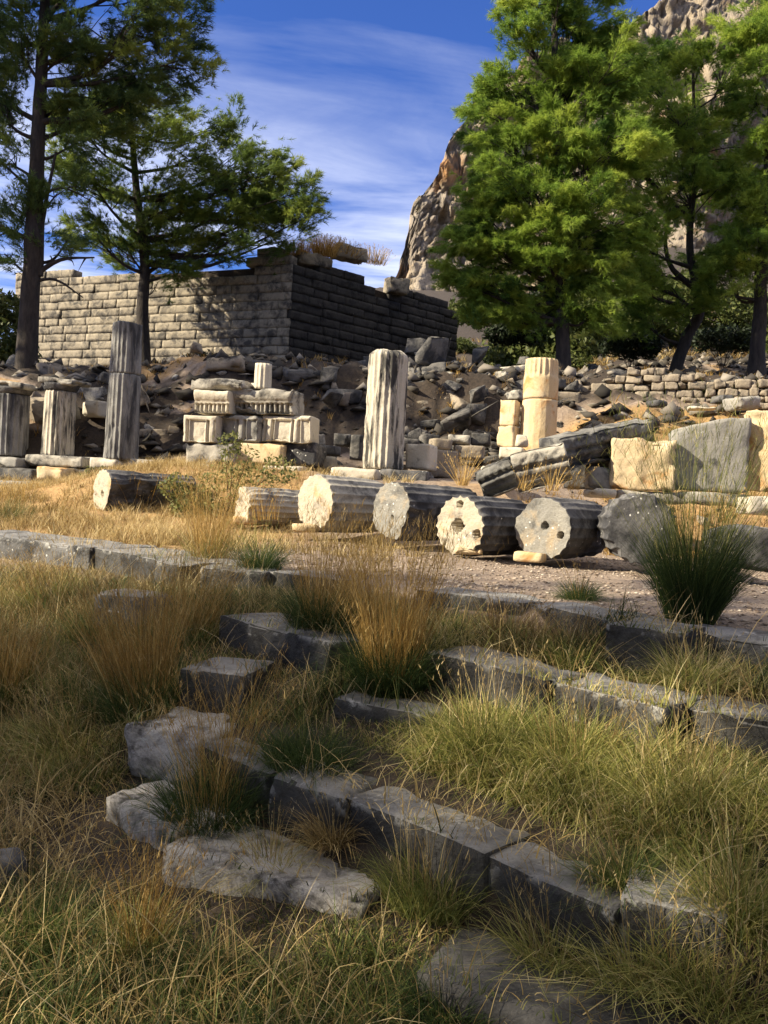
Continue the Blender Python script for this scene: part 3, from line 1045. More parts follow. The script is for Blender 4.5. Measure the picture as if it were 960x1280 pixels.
# ------------------------------------------------------------------ carved cornice beams leaning on the right
def carved_fn(seed):
    def fn(P, V, N):
        out = V.copy()
        H = P[:, 2].max()
        z = P[:, 2] / H
        front = N[:, 1] < -.45
        x = P[:, 0]
        orn = (np.sin(x * 52) * np.cos((z - .78) * 26 + np.sin(x * 26) * 1.5)) * .013 + fbm(P * 22, seed, 3) * .018
        prof = np.interp(z, [0, .15, .17, .34, .36, .52, .54, .60, .62, .94, .96, 1], [.19, .18, .11, .095, .05, .03, .085, .08, .0, .0, .04, .045])
        off = prof + np.where((z > .62) & (z < .95), orn, 0)
        out[:, 1] += np.where(front, off, 0)
        return out
    return fn


def beam(p0, p1, y0, y1, H, W, mat, label, seed, roll=0):
    a, b = at(*p0, y0), at(*p1, y1)            # the two ends of the upper front edge
    d = b - a
    L = float(np.linalg.norm(d))
    yaw = math.atan2(d[1], d[0])
    pit = math.asin(d[2] / L)
    V, F = rough_box(L, W, H, .03, .025, seed, .02, .03, .09, 4.5, carved_fn(seed))
    V = V + np.array([0, W / 2, -H])
    me = poly_mesh('carved_cornice', V, F, mat)
    mid = (a + b) / 2
    o = link('carved_cornice', me, None, mid)
    o.rotation_euler = (Matrix.Rotation(yaw, 3, 'Z') @ Matrix.Rotation(-pit, 3, 'Y') @ Matrix.Rotation(R(roll), 3, 'X')).to_euler()
    tag(o, label, 'cornice beam', 'fallen carved cornice beams')


beam((590, 592), (637, 570), 13.3, 13.0, .46, .7, M_beam, 'dark pitted end piece of cornice, lowest of the three leaning beams', 161, 8)
beam((636, 570), (704, 552), 12.9, 12.7, .60, .7, M_mixed, 'pale carved cornice beam with scroll ornament, middle of the three leaning beams', 162, 4)
beam((700, 549), (818, 524), 13.0, 13.7, .52, .6, M_beam, 'dark carved cornice beam propped highest on the golden panels', 163, 4)

# upright panels on the right
pg = 'upright wall panels'
block('wall_panel', 706, 762, 572, 611, 13.9, .4, M_dark, 'dark lichened block under the middle carved beam', 'wall panel', 171, group=pg, rz=R(-8))
block('wall_panel', 733, 765, 583, 612, 13.4, .4, M_grey, 'small pale grey block at the foot of the golden panel', 'wall panel', 172, group=pg, rz=R(-8))
block('wall_panel', 763, 840, 548, 613, 13.2, .35, M_gold, 'golden panel with an orange stain under the highest carved beam', 'wall panel', 173, group=pg, rz=R(-14), chip=.2, rough=.045, cell=.04)


def panel_cut(P, V, N):
    out = V.copy()
    L = P[:, 0].max()
    H = P[:, 2].max()
    top = H * (.80 + .2 * np.clip((P[:, 0] + L) / (1.5 * L), 0, 1))
    out[:, 2] = out[:, 2] * top / H
    return out


block('wall_panel', 838, 934, 520, 614, 13.25, .35, M_grey, 'big grey wall panel with white lichen and a sloping top', 'wall panel', 174, group=pg, rz=R(-4), chip=.05, fn=panel_cut)
block('wall_panel', 932, 1010, 513, 616, 13.2, .45, M_gold, 'tall golden orange panel at the edge next to the grey one', 'wall panel', 175, group=pg, rz=R(-22), chip=.2, rough=.05, cell=.04)
for k, (a, b, t, bt, y, m_, lab) in enumerate(((735, 770, 611, 621, 13.0, M_cream, 'thin white footing slab below the pale grey block'),
                                       (772, 860, 614, 628, 13.2, M_mixed, 'long footing slab below the golden panel'),
                                       (860, 935, 616, 632, 12.8, M_mixed, 'yellowish footing slab below the big grey panel'),
                                       (936, 1000, 622, 645, 12.2, M_cream, 'white footing block at the edge below the tall golden panel'))):
    block('footing_slab', a, b, t, bt, y, .6, m_, lab, 'footing slab', 181 + k, rz=R(-6), group='footing slabs')


# ------------------------------------------------------------------ fallen drums
def fallen(px, py, y, rad, L, phi, mats, label, seed, holes=(), depth=.055, spin=0.0, chip=.03, nf=20, tilt=0.0, rough=.01, squash=None):
    V, F = None, None
    n = max(6, int(L / .05))
    prof = [(L * k / n, rad * (1 - .03 * k / n)) for k in range(n + 1)]
    V, F = lathe_grid(prof, 240, flute(nf, depth, .2) if depth else None, 44, [(a, b, c * 1.1, .22) for a, b, c, d in holes], seed, rough, chip)
    if squash is not None:
        V = squash(V)
    midx = np.zeros(sum(len(f) for f in F), int)
    midx[n * 240:] = 1  # sides keep their own material: dark patina plus shade put into the colour
    mats = list(mats) + [M_riser]           # shade inside the dowel holes, put in as a dark colour
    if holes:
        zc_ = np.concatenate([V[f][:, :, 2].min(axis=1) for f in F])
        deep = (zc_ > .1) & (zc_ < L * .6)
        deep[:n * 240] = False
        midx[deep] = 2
    me = poly_mesh('fallen_drum', V, F, mats, True, None, midx)
    a = Vector((math.sin(R(phi)), math.cos(R(phi)), tilt))
    q = a.to_track_quat('Z', 'Y')
    o = link('fallen_drum', me, None, at(px, py, y))
    o.rotation_euler = q.to_euler()
    tag(o, label, 'column drum', 'fallen column drums')
    return o


def break_low(amount, ang, seed):
    """shear away one side of a drum"""
    def fn(V):
        out = V.copy()
        d = V[:, 0] * math.cos(ang) + V[:, 1] * math.sin(ang)
        rad = np.abs(V[:, :2]).max()
        lim = rad * (1 - amount) + fbm(V * 5, seed, 3) * .08
        over = np.clip(d - lim, 0, None) * .85
        out[:, 0] -= over * math.cos(ang)
        out[:, 1] -= over * math.sin(ang)
        return out
    return fn


fallen(128, 616, 14.2, .40, 1.6, 48, [M_dark, M_face], 'long black drum on its side with a chipped cream end, in the weeds', 201, holes=((.0, -.02, .05, .1),), squash=break_low(.55, R(205), 3), chip=.05)
fallen(303, 632, 13.2, .30, 1.2, 52, [M_mixed, M_face], 'smallest brown drum with a rough pale broken end', 202, chip=.09, rough=.03, depth=.06)
fallen(393, 629, 12.4, .43, 1.15, 47, [M_mixed, M_face], 'brown drum with a tall orange and cream end face', 203, chip=.02)
fallen(489, 639, 11.9, .42, 1.45, 50, [M_dark, M_greyface], 'grey drum with a cracked blank end behind the tallest grass', 204, holes=((-.03, -.08, .03, .05),), squash=break_low(.25, R(210), 5), chip=.04)
fallen(575, 657, 11.0, .405, 1.25, 42, [M_dark, M_face], 'drum with a bright scalloped end face and three dark dowel holes', 205,
       holes=((.02, .27, .05, .1), (.03, -.0, .085, .1), (-.27, -.09, .055, .1)), depth=.065)
fallen(678, 660, 10.8, .41, 1.2, 40, [M_dark, M_greyface], 'drum with a half shaded smooth end and two small holes', 206,
       holes=((-.03, .03, .05, .1), (-.26, -.08, .045, .1)), depth=.04)
fallen(803, 660, 10.0, .44, 1.1, 8, [M_dark, M_dark], 'dark drum facing forward with white lichen dots behind the green tussock', 207, depth=.075, chip=.05, squash=break_low(.1, R(80), 8))
block('column_fragment', 890, 985, 655, 712, 9.4, .75, M_dark, 'broken fluted shaft piece lying at the right edge', 'column fragment', 208, rz=R(-14), cell=.03, r=.03, rough=.025, chip=.12,
      fn=lambda P, V, N: V + np.stack([P[:, 2] * -.1, P[:, 2] * 0, -(.10 * np.abs(np.sin(P[:, 1] * 13)) * (N[:, 2] > .5) + np.clip(-(P[:, 0]) - .1, 0, 1) * .35 * (P[:, 2] > .2))], 1), roll=4)
for k, (px, py, y, mat, lab) in enumerate(((664, 703, 10.6, M_gold, 'bright yellow wedge under the half shaded drum'), (586, 694, 10.9, M_gold, 'ochre wedge stone under the drum with three holes'),
                                       (380, 666, 12.2, M_gold, 'flat ochre wedge under the orange and cream drum'), (305, 655, 13.1, M_gold, 'ochre wedge stone under the smallest drum'))):
    V, F = rough_box(.36, .3, .12, .04, .02, 220 + k, .015, .02, .05)
    q = at(px, py, y)
    tag(link('wedge_stone', poly_mesh('wedge_stone', V, F, mat), None, (q[0], q[1] + .1, q[2]), (0, 0, -.4 + k * .2)), lab, 'wedge stone', 'wedge stones under the drums')


# ------------------------------------------------------------------ ashlar wall on the hill
WC = at(367, 318, 31)
WL = atz(20, 341, WC[2])
WR = atz(574, 380, WC[2])


def ashlar_face(bag, A, B, ztop, courses, hc, seed, out_n, top_noise):
    r = np.random.default_rng(seed)
    d = (B - A)[:2]
    Ltot = float(np.hypot(*d))
    d = d / Ltot
    for c in range(courses):
        z = ztop - (c + 1) * hc
        s = -r.uniform(0, .5) if c % 2 else 0.0
        while s < Ltot:
            L = r.uniform(.6, 1.7)
            s0, s1 = max(s, 0), min(s + L, Ltot)
            s += L
            if s1 - s0 < .2:
                continue
            if c < 2 and (fbm(np.array([[s0 * .5, 0, seed]]), seed, 2)[0] + r.uniform(-.1, .1)) * 2 > (.25 if c == 0 else .75) * top_noise:
                continue
            sd = int(r.integers(1, 9999))
            V, F = rough_box(s1 - s0 - .012, .5, hc - .004, .1, .008, sd, .022, .006, .010, 8.5,
                             lambda P, V, N: V + np.where((N[:, 1] < -.8)[:, None], np.array([[0, -.004, 0]]), 0) * (1 - (2 * P[:, [0]] / np.ptp(P[:, 0])) ** 4))
            m = (s0 + s1) / 2
            ang = math.atan2(d[1], d[0])
            ca, sa = math.cos(ang), math.sin(ang)
            V = V + np.array([0, .25 + r.uniform(-.03, .03), 0])
            W_ = np.stack([V[:, 0] * ca - V[:, 1] * sa, V[:, 0] * sa + V[:, 1] * ca, V[:, 2]], 1)
            W_ += np.array([A[0] + d[0] * m, A[1] + d[1] * m, z])
            bag.add(W_ - WC, F)


bag = Bag()
ashlar_face(bag, WL, WC, WC[2], 17, .33, 51, None, 1.0)
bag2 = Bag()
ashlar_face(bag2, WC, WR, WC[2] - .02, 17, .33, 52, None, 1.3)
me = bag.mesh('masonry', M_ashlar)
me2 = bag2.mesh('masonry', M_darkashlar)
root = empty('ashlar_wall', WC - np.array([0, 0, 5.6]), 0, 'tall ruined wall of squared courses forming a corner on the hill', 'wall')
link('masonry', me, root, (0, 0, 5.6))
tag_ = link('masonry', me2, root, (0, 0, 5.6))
tag_['label'] = 'stained wall face with shade in its colour, turning to the right'
bm = bmesh.new()
dl = (WL - WC) / np.linalg.norm(WL - WC)
dr = (WR - WC) / np.linalg.norm(WR - WC)
inw = (dl + dr) / np.linalg.norm(dl + dr) * .28
pts = [WC + inw, WR + dl * .0 + np.array([-.15, .15, 0]), WR + dl * 3, (WL + WR) / 2 + np.array([0, 5, 0]), WL + dr * 3, WL + np.array([.1, .2, 0])]
lowv = [bm.verts.new((q[0] - WC[0], q[1] - WC[1], -.2)) for q in pts]
topv = [bm.verts.new((q[0] - WC[0], q[1] - WC[1], 5.25)) for q in pts]
bm.faces.new(topv)
for k in range(len(pts)):
    bm.faces.new((lowv[k], lowv[(k + 1) % len(pts)], topv[(k + 1) % len(pts)], topv[k]))
bmesh.ops.recalc_face_normals(bm, faces=bm.faces)
cm = bpy.data.meshes.new('earth_fill')
bm.to_mesh(cm)
bm.free()
cm.materials.append(M_ground)
link('earth_fill', cm, root, (0, 0, 0))
# loose blocks on the crest
for k, (px, pyt, pyb, wpx, y, lab) in enumerate(((440, 306, 324, 38, 32.6, 'flat slab jutting up from the crest of the ashlar wall'), (500, 346, 366, 24, 34.2, 'dark loose block on the sloping crest of the ashlar wall'),
                                             (335, 309, 326, 34, 31.7, 'broken capping block on the wall crest left of the corner'), (395, 316, 332, 40, 31.8, 'rough dark capping block right behind the corner'))):
    block('capping_block', px - wpx / 2, px + wpx / 2, pyt, pyb, y, .7, M_ashlar, lab, 'capping block', 301 + k, rz=R(-20 + 47 * (px > 380)), cell=.09, r=.05, rough=.05, chip=.12, group='loose blocks on the wall crest')


# ------------------------------------------------------------------ small dry stone walls
def rubble_wall(name, A, B, h, thick, seed, label, mat=M_rubble, size=.3, ragged=.5):
    """A, B: ground ends of the front"""
    r = np.random.default_rng(seed)
    A, B = np.asarray(A, float), np.asarray(B, float)
    d = (B - A)[:2]
    Lt = float(np.hypot(*d))
    ang = math.atan2(d[1], d[0])
    bag = Bag()
    z = -.25
    row = 0
    while z < h:
        hh = size * r.uniform(.55, .95)
        s = -r.uniform(0, size)
        while s < Lt:
            L = size * r.uniform(.6, 1.9)
            hlim = h * (1 - ragged * (.5 + .5 * fbm(np.array([[s * .7, seed, 0]]), seed, 2)[0] * 2))
            if z + hh * .5 < hlim:
                q = hh * r.uniform(.85, 1.1)
                V, F = rough_box(L * .97, thick * r.uniform(.85, 1.05), q, max(.045, size / 5), .018, int(r.integers(1, 9999)), .035, .035, .06, 7)
                a2 = r.normal(0, .04)
                V = np.stack([V[:, 0] * math.cos(a2) - V[:, 2] * math.sin(a2), V[:, 1], V[:, 0] * math.sin(a2) + V[:, 2] * math.cos(a2)], 1)
                zz = (B[2] - A[2]) * np.clip((s + L / 2) / Lt, 0, 1)
                bag.add(V + np.array([s + L / 2, thick / 2 + r.uniform(-.05, .05), z + zz]), F)
            s += L
        z += hh
        row += 1
    o = link(name, bag.mesh(name, mat), None, A, (0, 0, ang))
    tag(o, label, 'stone wall')


rubble_wall('rubble_wall', at(712, 503, 22.2), at(985, 497, 20.8), .98, .6, 71, 'low sunlit field stone wall with a ragged top on the dry slope', M_rubble, .25, .5)
rubble_wall('rubble_wall', at(172, 590, 20.9), at(246, 585, 20.7), 1.15, .4, 72, 'dark wall of small flat courses right behind the tall grey column', M_rubble, .24, .3)
rubble_wall('rubble_wall', at(505, 574, 20.2), at(625, 560, 20.6), .75, .5, 73, 'dark rubble wall behind the bright white block', M_rock, .34, .7)
rubble_wall('rubble_wall', at(640, 500, 22.8), at(716, 505, 22.4), .8, .5, 74, 'short shaded stretch of field stone wall behind the smooth golden column', M_rubble, .3, .5)
rubble_wall('rubble_wall', at(70, 570, 21.8), at(135, 570, 21.6), 1.1, .5, 75, 'dark rubble wall between the pale stump and the tall grey column', M_rock, .34, .6)

# ------------------------------------------------------------------ loose stones
PROTO = []
for k in range(10):
    r_ = np.random.default_rng(400 + k)
    V, F = hull_rock(400 + k, 1, r_.uniform(.6, 1), r_.uniform(.4, .8), 14, 3, .06)
    PROTO.append([poly_mesh('loose_stone', V, F, m_) for m_ in (M_rock, M_rubble, M_mixed)])
BLK = []
for k in range(5):
    V, F = rough_box(1, .62 + .1 * k % .3, .42, .11, .05, 450 + k, .05, .05, .16, 3)
    BLK.append([poly_mesh('loose_stone', V, F, m_) for m_ in (M_rock, M_rubble, M_mixed)])


def scatter(n, xr, yr, size, mats, label, group, seed, blocky=.3, sink=.75, zoff=0.0):
    r = np.random.default_rng(seed)
    for k in range(n):
        y = r.uniform(*yr)
        cx = r.uniform(*xr)                     # photo columns give the bearing of the slope they lie on
        x = (cx - 480) / F_PX * y
        s = size[0] + (size[1] - size[0]) * r.random() ** 2.2
        src = BLK[r.integers(5)] if r.random() < blocky else PROTO[r.integers(10)]
        me = src[int(r.choice(mats))]
        o = link('loose_stone', me, None, (x, y, float(gz(x, y)) - s * sink * .5 + zoff), (r.normal(0, .22), r.normal(0, .22), r.uniform(0, 6.28)))
        o.scale = (s, s, s * r.uniform(.8, 1.2))
        tag(o, label, 'loose stone', group)


scatter(60, (480, 690), (22.0, 28), (.4, 1.15), [0, 0, 0, 2], 'dark angular stone tumbled on the bank below the shaded wall face', 'tumbled stones below the shaded wall face', 1, .5)
scatter(52, (300, 520), (20.6, 28), (.35, 1.2), [0, 0, 0], 'dark stone on the brown bank below the wall corner', 'stones below the wall corner', 2, .4)
scatter(66, (395, 715), (20.3, 22.6), (.28, 1.1), [0, 0, 1], 'brownish stone stuck in the steep earth bank behind the columns', 'stones in the steep earth bank', 3, .15, .8)
scatter(50, (-20, 300), (20.6, 26), (.3, 1.1), [0, 1, 2], 'rubble stone on the slope behind the column stumps', 'stones behind the column stumps', 4, .4)
scatter(22, (720, 985), (14.6, 20.6), (.1, .42), [0, 1, 2], 'small stone lying on the dry orange slope', 'stones on the dry orange slope', 5, .3)
scatter(30, (690, 985), (22.6, 30), (.25, .95), [0, 0, 1], 'shaded stone under the pines above the field stone wall', 'stones under the pines', 6, .4)
scatter(18, (390, 620), (17.8, 20.2), (.15, .5), [0, 1, 2], 'small rubble stone at the foot of the bank behind the thick column', 'stones at the foot of the bank', 7, .5)
block('stone_block', 902, 921, 492, 503, 20.3, .5, M_dark, 'dark cube like block at the foot of the field stone wall', bl, 331, rz=R(15))
block('stone_block', 822, 838, 500, 508, 19.8, .5, M_dark, 'dark round edged block alone in the middle of the dry slope', bl, 332, rz=R(25), r=.08)
block('slab', 862, 895, 507, 511, 19.0, .5, M_cream, 'flat white slab lying on the dry slope', 'slab', 333)
block('stone_block', 924, 955, 496, 512, 19.6, .6, M_grey, 'tilted grey block near the frame edge on the dry slope', bl, 334, rz=R(20), roll=-8)
block('stone_block', 98, 124, 500, 520, 21.0, .5, M_cream, 'bright block on the rubble right of the pale stump', bl, 335, rz=R(-20))
block('slab', 548, 592, 424, 436, None, 1.0, M_grey, 'large pale slab tilted on the tumbled stones', 'slab', 336, roll=9, rz=R(-14))
V, F = rough_box(.95, .7, .22, .06, .03, 337, .02, .02, .06)
q = at(640, 430, 24.6)
tag(link('slab', poly_mesh('slab', V, F, M_cream), None, (q[0], q[1], float(gz(q[0], q[1])) - .02), (R(4), R(-12), .3)), 'bright slab among the tumbled stones near the pine trunk', 'slab')


# ------------------------------------------------------------------ grass
def on_block(x, y, grow_=0.0):
    hit = np.zeros(len(x), bool)
    for (cx, cy, a, L, W, z) in FOOT:
        u_ = (x - cx) * math.cos(a) + (y - cy) * math.sin(a)
        v_ = -(x - cx) * math.sin(a) + (y - cy) * math.cos(a)
        hit |= (np.abs(u_) < L / 2 + grow_) & (np.abs(v_) < W / 2 + grow_)
    return hit


def before_block(x, y, d=.42):
    hit = np.zeros(len(x), bool)
    for (cx, cy, a, L, W, z) in FOOT:
        u_ = (x - cx) * math.cos(a) + (y - cy) * math.sin(a)
        v_ = -(x - cx) * math.sin(a) + (y - cy) * math.cos(a)
        hit |= (np.abs(u_) < L / 2) & (v_ < -W / 2 + .02) & (v_ > -W / 2 - d)
    return hit


def in_view(x, y, m=.25):
    return (np.abs(x) < y * (480 / F_PX) + m)


def sample(n, xr, yr, r, keep):
    xs_, ys_ = [], []
    tot = 0
    for _ in range(60):
        x = r.uniform(*xr, n)
        y = r.uniform(*yr, n)
        k = keep(x, y)
        xs_.append(x[k])
        ys_.append(y[k])
        tot += int(k.sum())
        if tot >= n:
            break
    return np.concatenate(xs_)[:n], np.concatenate(ys_)[:n]


def nz2(x, y, sc, seed, o=3):
    return fbm(np.stack([x * sc, y * sc, x * 0], -1), seed, o)


def sval(x, y):
    return x * SN[0] + y * SN[1]


def surf_z(x, y):
    zt = gz(x, y)
    for (cx, cy, a, L, W, z) in FOOT:
        u_ = (x - cx) * math.cos(a) + (y - cy) * math.sin(a)
        v_ = -(x - cx) * math.sin(a) + (y - cy) * math.cos(a)
        zt = np.where((np.abs(u_) < L / 2) & (np.abs(v_) < W / 2), np.maximum(zt, z + .005), zt)
    return zt


rg = np.random.default_rng(100)


def grass_field(name, n, xr, yr, keep, lmin, lmax, width, mat, seed, lean=.25, bend=.8, tint_noise=.5, tint_off=0.0, segs=3, z_off=-.01, clump=None, lfun=None):
    r = np.random.default_rng(seed)
    if clump:
        m = max(1, n // clump)
        cx, cy = sample(m, xr, yr, r, keep)
        x = np.repeat(cx, clump) + r.normal(0, .045, len(cx) * clump)
        y = np.repeat(cy, clump) + r.normal(0, .045, len(cx) * clump)
        ct = np.repeat(r.normal(0, .14, len(cx)), clump)
        ca = np.repeat(r.uniform(0, 2 * np.pi, len(cx)), clump)
        az = np.where(r.random(len(x)) < .55, np.arctan2(y - np.repeat(cy, clump), x - np.repeat(cx, clump)), ca + r.normal(0, .7, len(x)))
        cl = np.repeat(r.uniform(.6, 1.25, len(cx)), clump)
        ok = ~on_block(x, y, -.03)
        x, y, ct, az, cl = x[ok], y[ok], ct[ok], az[ok], cl[ok]
    else:
        x, y = sample(n, xr, yr, r, keep)
        az = r.uniform(0, 2 * np.pi, len(x))
        ct, cl = 0, 1
    N = len(x)
    base = np.stack([x, y, surf_z(x, y) + z_off], 1)
    ln = r.uniform(lmin, lmax, N) * cl * np.where(before_block(x, y), .34, 1.0)
    if lfun is not None:
        ln = ln * lfun(x, y)
    V, F, bi = blades(base, az, ln, (r.uniform(.5, 1.2, N) + .9 * r.random(N) ** 6) * width, r.uniform(.1, bend, N), segs, r.uniform(0, lean, N), r=r)
    low_left = .16 * smooth01(.6, -.4, x) * smooth01(5.2, 3.8, y) if mat is M_olive else 0.0     # darker, greener tint towards the near left
    t = np.clip(.45 - low_left + tint_off + nz2(x, y, .9, seed + 3) * tint_noise + ct + r.normal(0, .2, N), 0, 1)
    me = poly_mesh(name, V, F, mat, False, t[bi])
    return link(name, me)


fore = lambda x, y: in_view(x, y, .25 + 1.6 * (x > 0)) & (sval(x, y) < 5.35) & ~on_block(x, y) & (y < 12)
dens = lambda x, y: nz2(x, y, 1.3, 77) + rg.uniform(-.3, .3, len(x)) > -.05
RIGHT = lambda x, y: smooth01(-.3, .6, x) * smooth01(2.4, 3.2, sval(x, y)) * smooth01(5.0, 4.4, sval(x, y))
o = grass_field('grass', 66000, (-4.5, 5.2), (2.3, 10), lambda x, y: fore(x, y) & dens(x, y) & (rg.random(len(x)) < np.clip(26 / y ** 2.1 + .1, 0, 1)), .10, .30, .0056, M_olive, 11, .5, 1.15, .95, -.12, clump=14,
                lfun=lambda x, y: (.8 + .5 * nz2(x, y, .8, 31)) * (.78 + .22 * smooth01(-.6, .4, x)))
tag(o, kind='stuff')
o = grass_field('grass', 40000, (-.4, 5.2), (2.3, 7), lambda x, y: fore(x, y) & (rg.random(len(x)) < RIGHT(x, y)) & (sval(x, y) > 3.1), .12, .32, .0056, M_olive, 12, .45, 1.2, .35, .14, clump=22)
tag(o, kind='stuff')
o = grass_field('grass', 30000, (-4.5, 5.2), (2.3, 9), lambda x, y: fore(x, y) & (nz2(x, y, 1.0, 55) > .02), .10, .28, .0045, M_green, 13, .35, .8, .4, .0, clump=24)
tag(o, kind='stuff')
o = grass_field('straw_litter', 32000, (-4.5, 5.2), (2.3, 10), lambda x, y: in_view(x, y, .25 + 1.6 * (x > 0)) & (sval(x, y) < 5.4) & (~on_block(x, y) | (rg.random(len(x)) < .16)), .05, .42, .0048, M_hay, 14, .97, .9, .3, .05, 4)
tag(o, kind='stuff')
o = grass_field('dry_grass', 36000, (-9, .5), (10.2, 19.8), lambda x, y: in_view(x, y) & (rg.random(len(x)) < .25 + .75 * smooth01(-1.2, -3.2, x)) & (nz2(x, y, .8, 21) > -.55), .06, .28, .010, M_hay, 15, .4, .8, .4, .1, 2, clump=12)
tag(o, kind='stuff')
o = grass_field('dry_grass', 9000, (2.5, 11), (12.6, 20.8), lambda x, y: in_view(x, y) & (nz2(x, y, .7, 22) > -.05), .05, .22, .011, M_straw, 16, .5, .8, .4, -.1, 2, clump=10)
tag(o, kind='stuff')
o = grass_field('dry_grass', 9000, (-12, 12), (20.5, 36), lambda x, y: in_view(x, y) & (nz2(x, y, .5, 23) > .05), .08, .30, .016, M_straw, 17, .4, .8, .4, -.05, 2, clump=12)
tag(o, kind='stuff')

o = grass_field('dry_stalks', 1000, (-4.5, 3.2), (2.3, 9), lambda x, y: in_view(x, y) & (sval(x, y) < 5.4) & ~on_block(x, y),   .3, .7, .0052, M_hay, 18, .75, .8, .3, .25, 5)
tag(o, kind='stuff')

# gravel and leaf litter on the terrace
r = np.random.default_rng(5)
x, y = sample(9000, (-2.2, 5.2), (5.0, 12.5), r, lambda x, y: in_view(x, y) & (sval(x, y) > 5.55) & (nz2(x, y, 1.2, 91) > -.35))
N = len(x)
oct_ = np.array([[1, 0, 0], [0, 1, 0], [-1, 0, 0], [0, -1, 0], [0, 0, 1], [0, 0, -.4]], float)
sz = .008 + .030 * r.random(N) ** 3
a = r.uniform(0, 6.28, N)
ov = oct_[None] * (sz[:, None] * np.array([1, .7, .35]))[:, None, :] * r.uniform(.7, 1.3, (N, 6, 1))
V = np.stack([ov[..., 0] * np.cos(a)[:, None] - ov[..., 1] * np.sin(a)[:, None], ov[..., 0] * np.sin(a)[:, None] + ov[..., 1] * np.cos(a)[:, None], ov[..., 2]], -1)
V += np.stack([x, y, gz(x, y) + .003], -1)[:, None, :]
tri = np.array([[0, 1, 4], [1, 2, 4], [2, 3, 4], [3, 0, 4], [1, 0, 5], [2, 1, 5], [3, 2, 5], [0, 3, 5]])
T = (np.arange(N) * 6)[:, None, None] + tri[None]
M_scree = plant('bank_scree', [(0, (.02, .018, .016)), (.6, (.085, .075, .063)), (1, (.26, .23, .19))], 0.0, .9)
M_pebble = plant('gravel_stones', [(0, (.12, .085, .065)), (.5, (.27, .21, .16)), (1, (.46, .40, .33))], 0.0, .9)
tag(link('gravel', poly_mesh('gravel', V.reshape(-1, 3), [T.reshape(-1, 3)], M_pebble, False, np.repeat(r.random(N), 6))), kind='stuff')


for nm, nn, xr_, yr_, s0, s1, cond in (('rubble', 12000, (-13, 22), (19.6, 50), .03, .34, lambda x, y: in_view(x, y) & (nz2(x, y, .5, 93) > -.3)), ('rubble', 320, (2.5, 10), (13.5, 20.5), .02, .09, lambda x, y: in_view(x, y))):
    x, y = sample(nn, xr_, yr_, r, cond)
    N = len(x)
    sz = s0 + (s1 - s0) * r.random(N) ** 2.6
    a = r.uniform(0, 6.28, N)
    ov = oct_[None] * (sz[:, None] * np.array([1, .75, .6]))[:, None, :] * r.uniform(.55, 1.45, (N, 6, 1)) + r.normal(0, .18, (N, 6, 3)) * sz[:, None, None]
    V = np.stack([ov[..., 0] * np.cos(a)[:, None] - ov[..., 1] * np.sin(a)[:, None], ov[..., 0] * np.sin(a)[:, None] + ov[..., 1] * np.cos(a)[:, None], ov[..., 2]], -1)
    V += np.stack([x, y, gz(x, y)], -1)[:, None, :]
    T = (np.arange(N) * 6)[:, None, None] + tri[None]
    tag(link(nm, poly_mesh(nm, V.reshape(-1, 3), [T.reshape(-1, 3)], M_scree, False, np.repeat(r.random(N), 6))), kind='stuff')


# ------------------------------------------------------------------ tussocks
def tussock(px, py, nl, ll, ns, sl, rad, mleaf, mstalk, label, seed, y=None, wl=.0042, ws=.0042, lean=.5, group='grass tussocks', tl=0.0, ts=0.0, heads=5, name='grass_tussock', bend=.8, slean=.22):
    r = np.random.default_rng(seed)
    P = ground_hit(px, py) if y is None else at(px, py, y)
    root = empty(name, P, 0, label, 'grass clump', group)
    root.rotation_euler = (r.normal(0, .1), r.normal(0, .1) + .05, r.uniform(0, 6))
    if nl:
        rr = rad * np.sqrt(r.random(nl))
        a = r.uniform(0, 6.28, nl)
        base = np.stack([rr * np.cos(a), rr * np.sin(a), np.full(nl, -.02)], 1)
        az = a + r.normal(0, .8, nl)
        V, F, bi = blades(base, az, ll * r.uniform(.45, 1.1, nl), wl * r.uniform(.7, 1.3, nl), r.uniform(.1, bend, nl), 4, lean * rr / rad * r.uniform(.5, 1.2, nl), r=r)
        t = np.clip(.4 + tl + r.normal(0, .2, nl), 0, 1)
        link('leaves', poly_mesh('leaves', V, F, mleaf, False, t[bi]), root)
    if ns:
        rr = rad * .8 * np.sqrt(r.random(ns))
        a = r.uniform(0, 6.28, ns)
        base = np.stack([rr * np.cos(a), rr * np.sin(a), np.full(ns, 0.0)], 1)
        az = a + r.normal(0, .9, ns)
        ns = max(12, int(ns * .92))
        rr, a, az, base = rr[:ns], a[:ns], az[:ns], base[:ns]
        ln = sl * (1.1 - .75 * r.random(ns) ** 1.6)
        be, le = r.uniform(.0, .4, ns), 1.35 * slean * rr / rad * r.uniform(.2, 1.1, ns)
        bag = Bag()
        t = np.clip(.45 + ts + r.normal(0, .24, ns), 0, 1)
        V, F, bi = blades(base, az, ln, ws * .95 * r.uniform(.6, 1.2, ns), be, 4, le, r=r)
        bag.add(V, F, t[bi])
        if heads:
            tips = V.reshape(ns, 9, 3)
            for q in range(heads):
                f = r.uniform(0, 1, ns)
                p0 = tips[:, 6] * (1 - f)[:, None] + tips[:, 8] * f[:, None]
                V2, F2, b2 = blades(p0, r.uniform(0, 6.28, ns), sl * r.uniform(.03, .08, ns), ws * r.uniform(.5, 1.1, ns), r.uniform(0, .5, ns), 2, r.uniform(.1, .45, ns), r=r)
                bag.add(V2, F2, np.clip(t + .1, 0, 1)[b2])
        link('stalks', bag.mesh('stalks', mstalk, False), root)
    return root


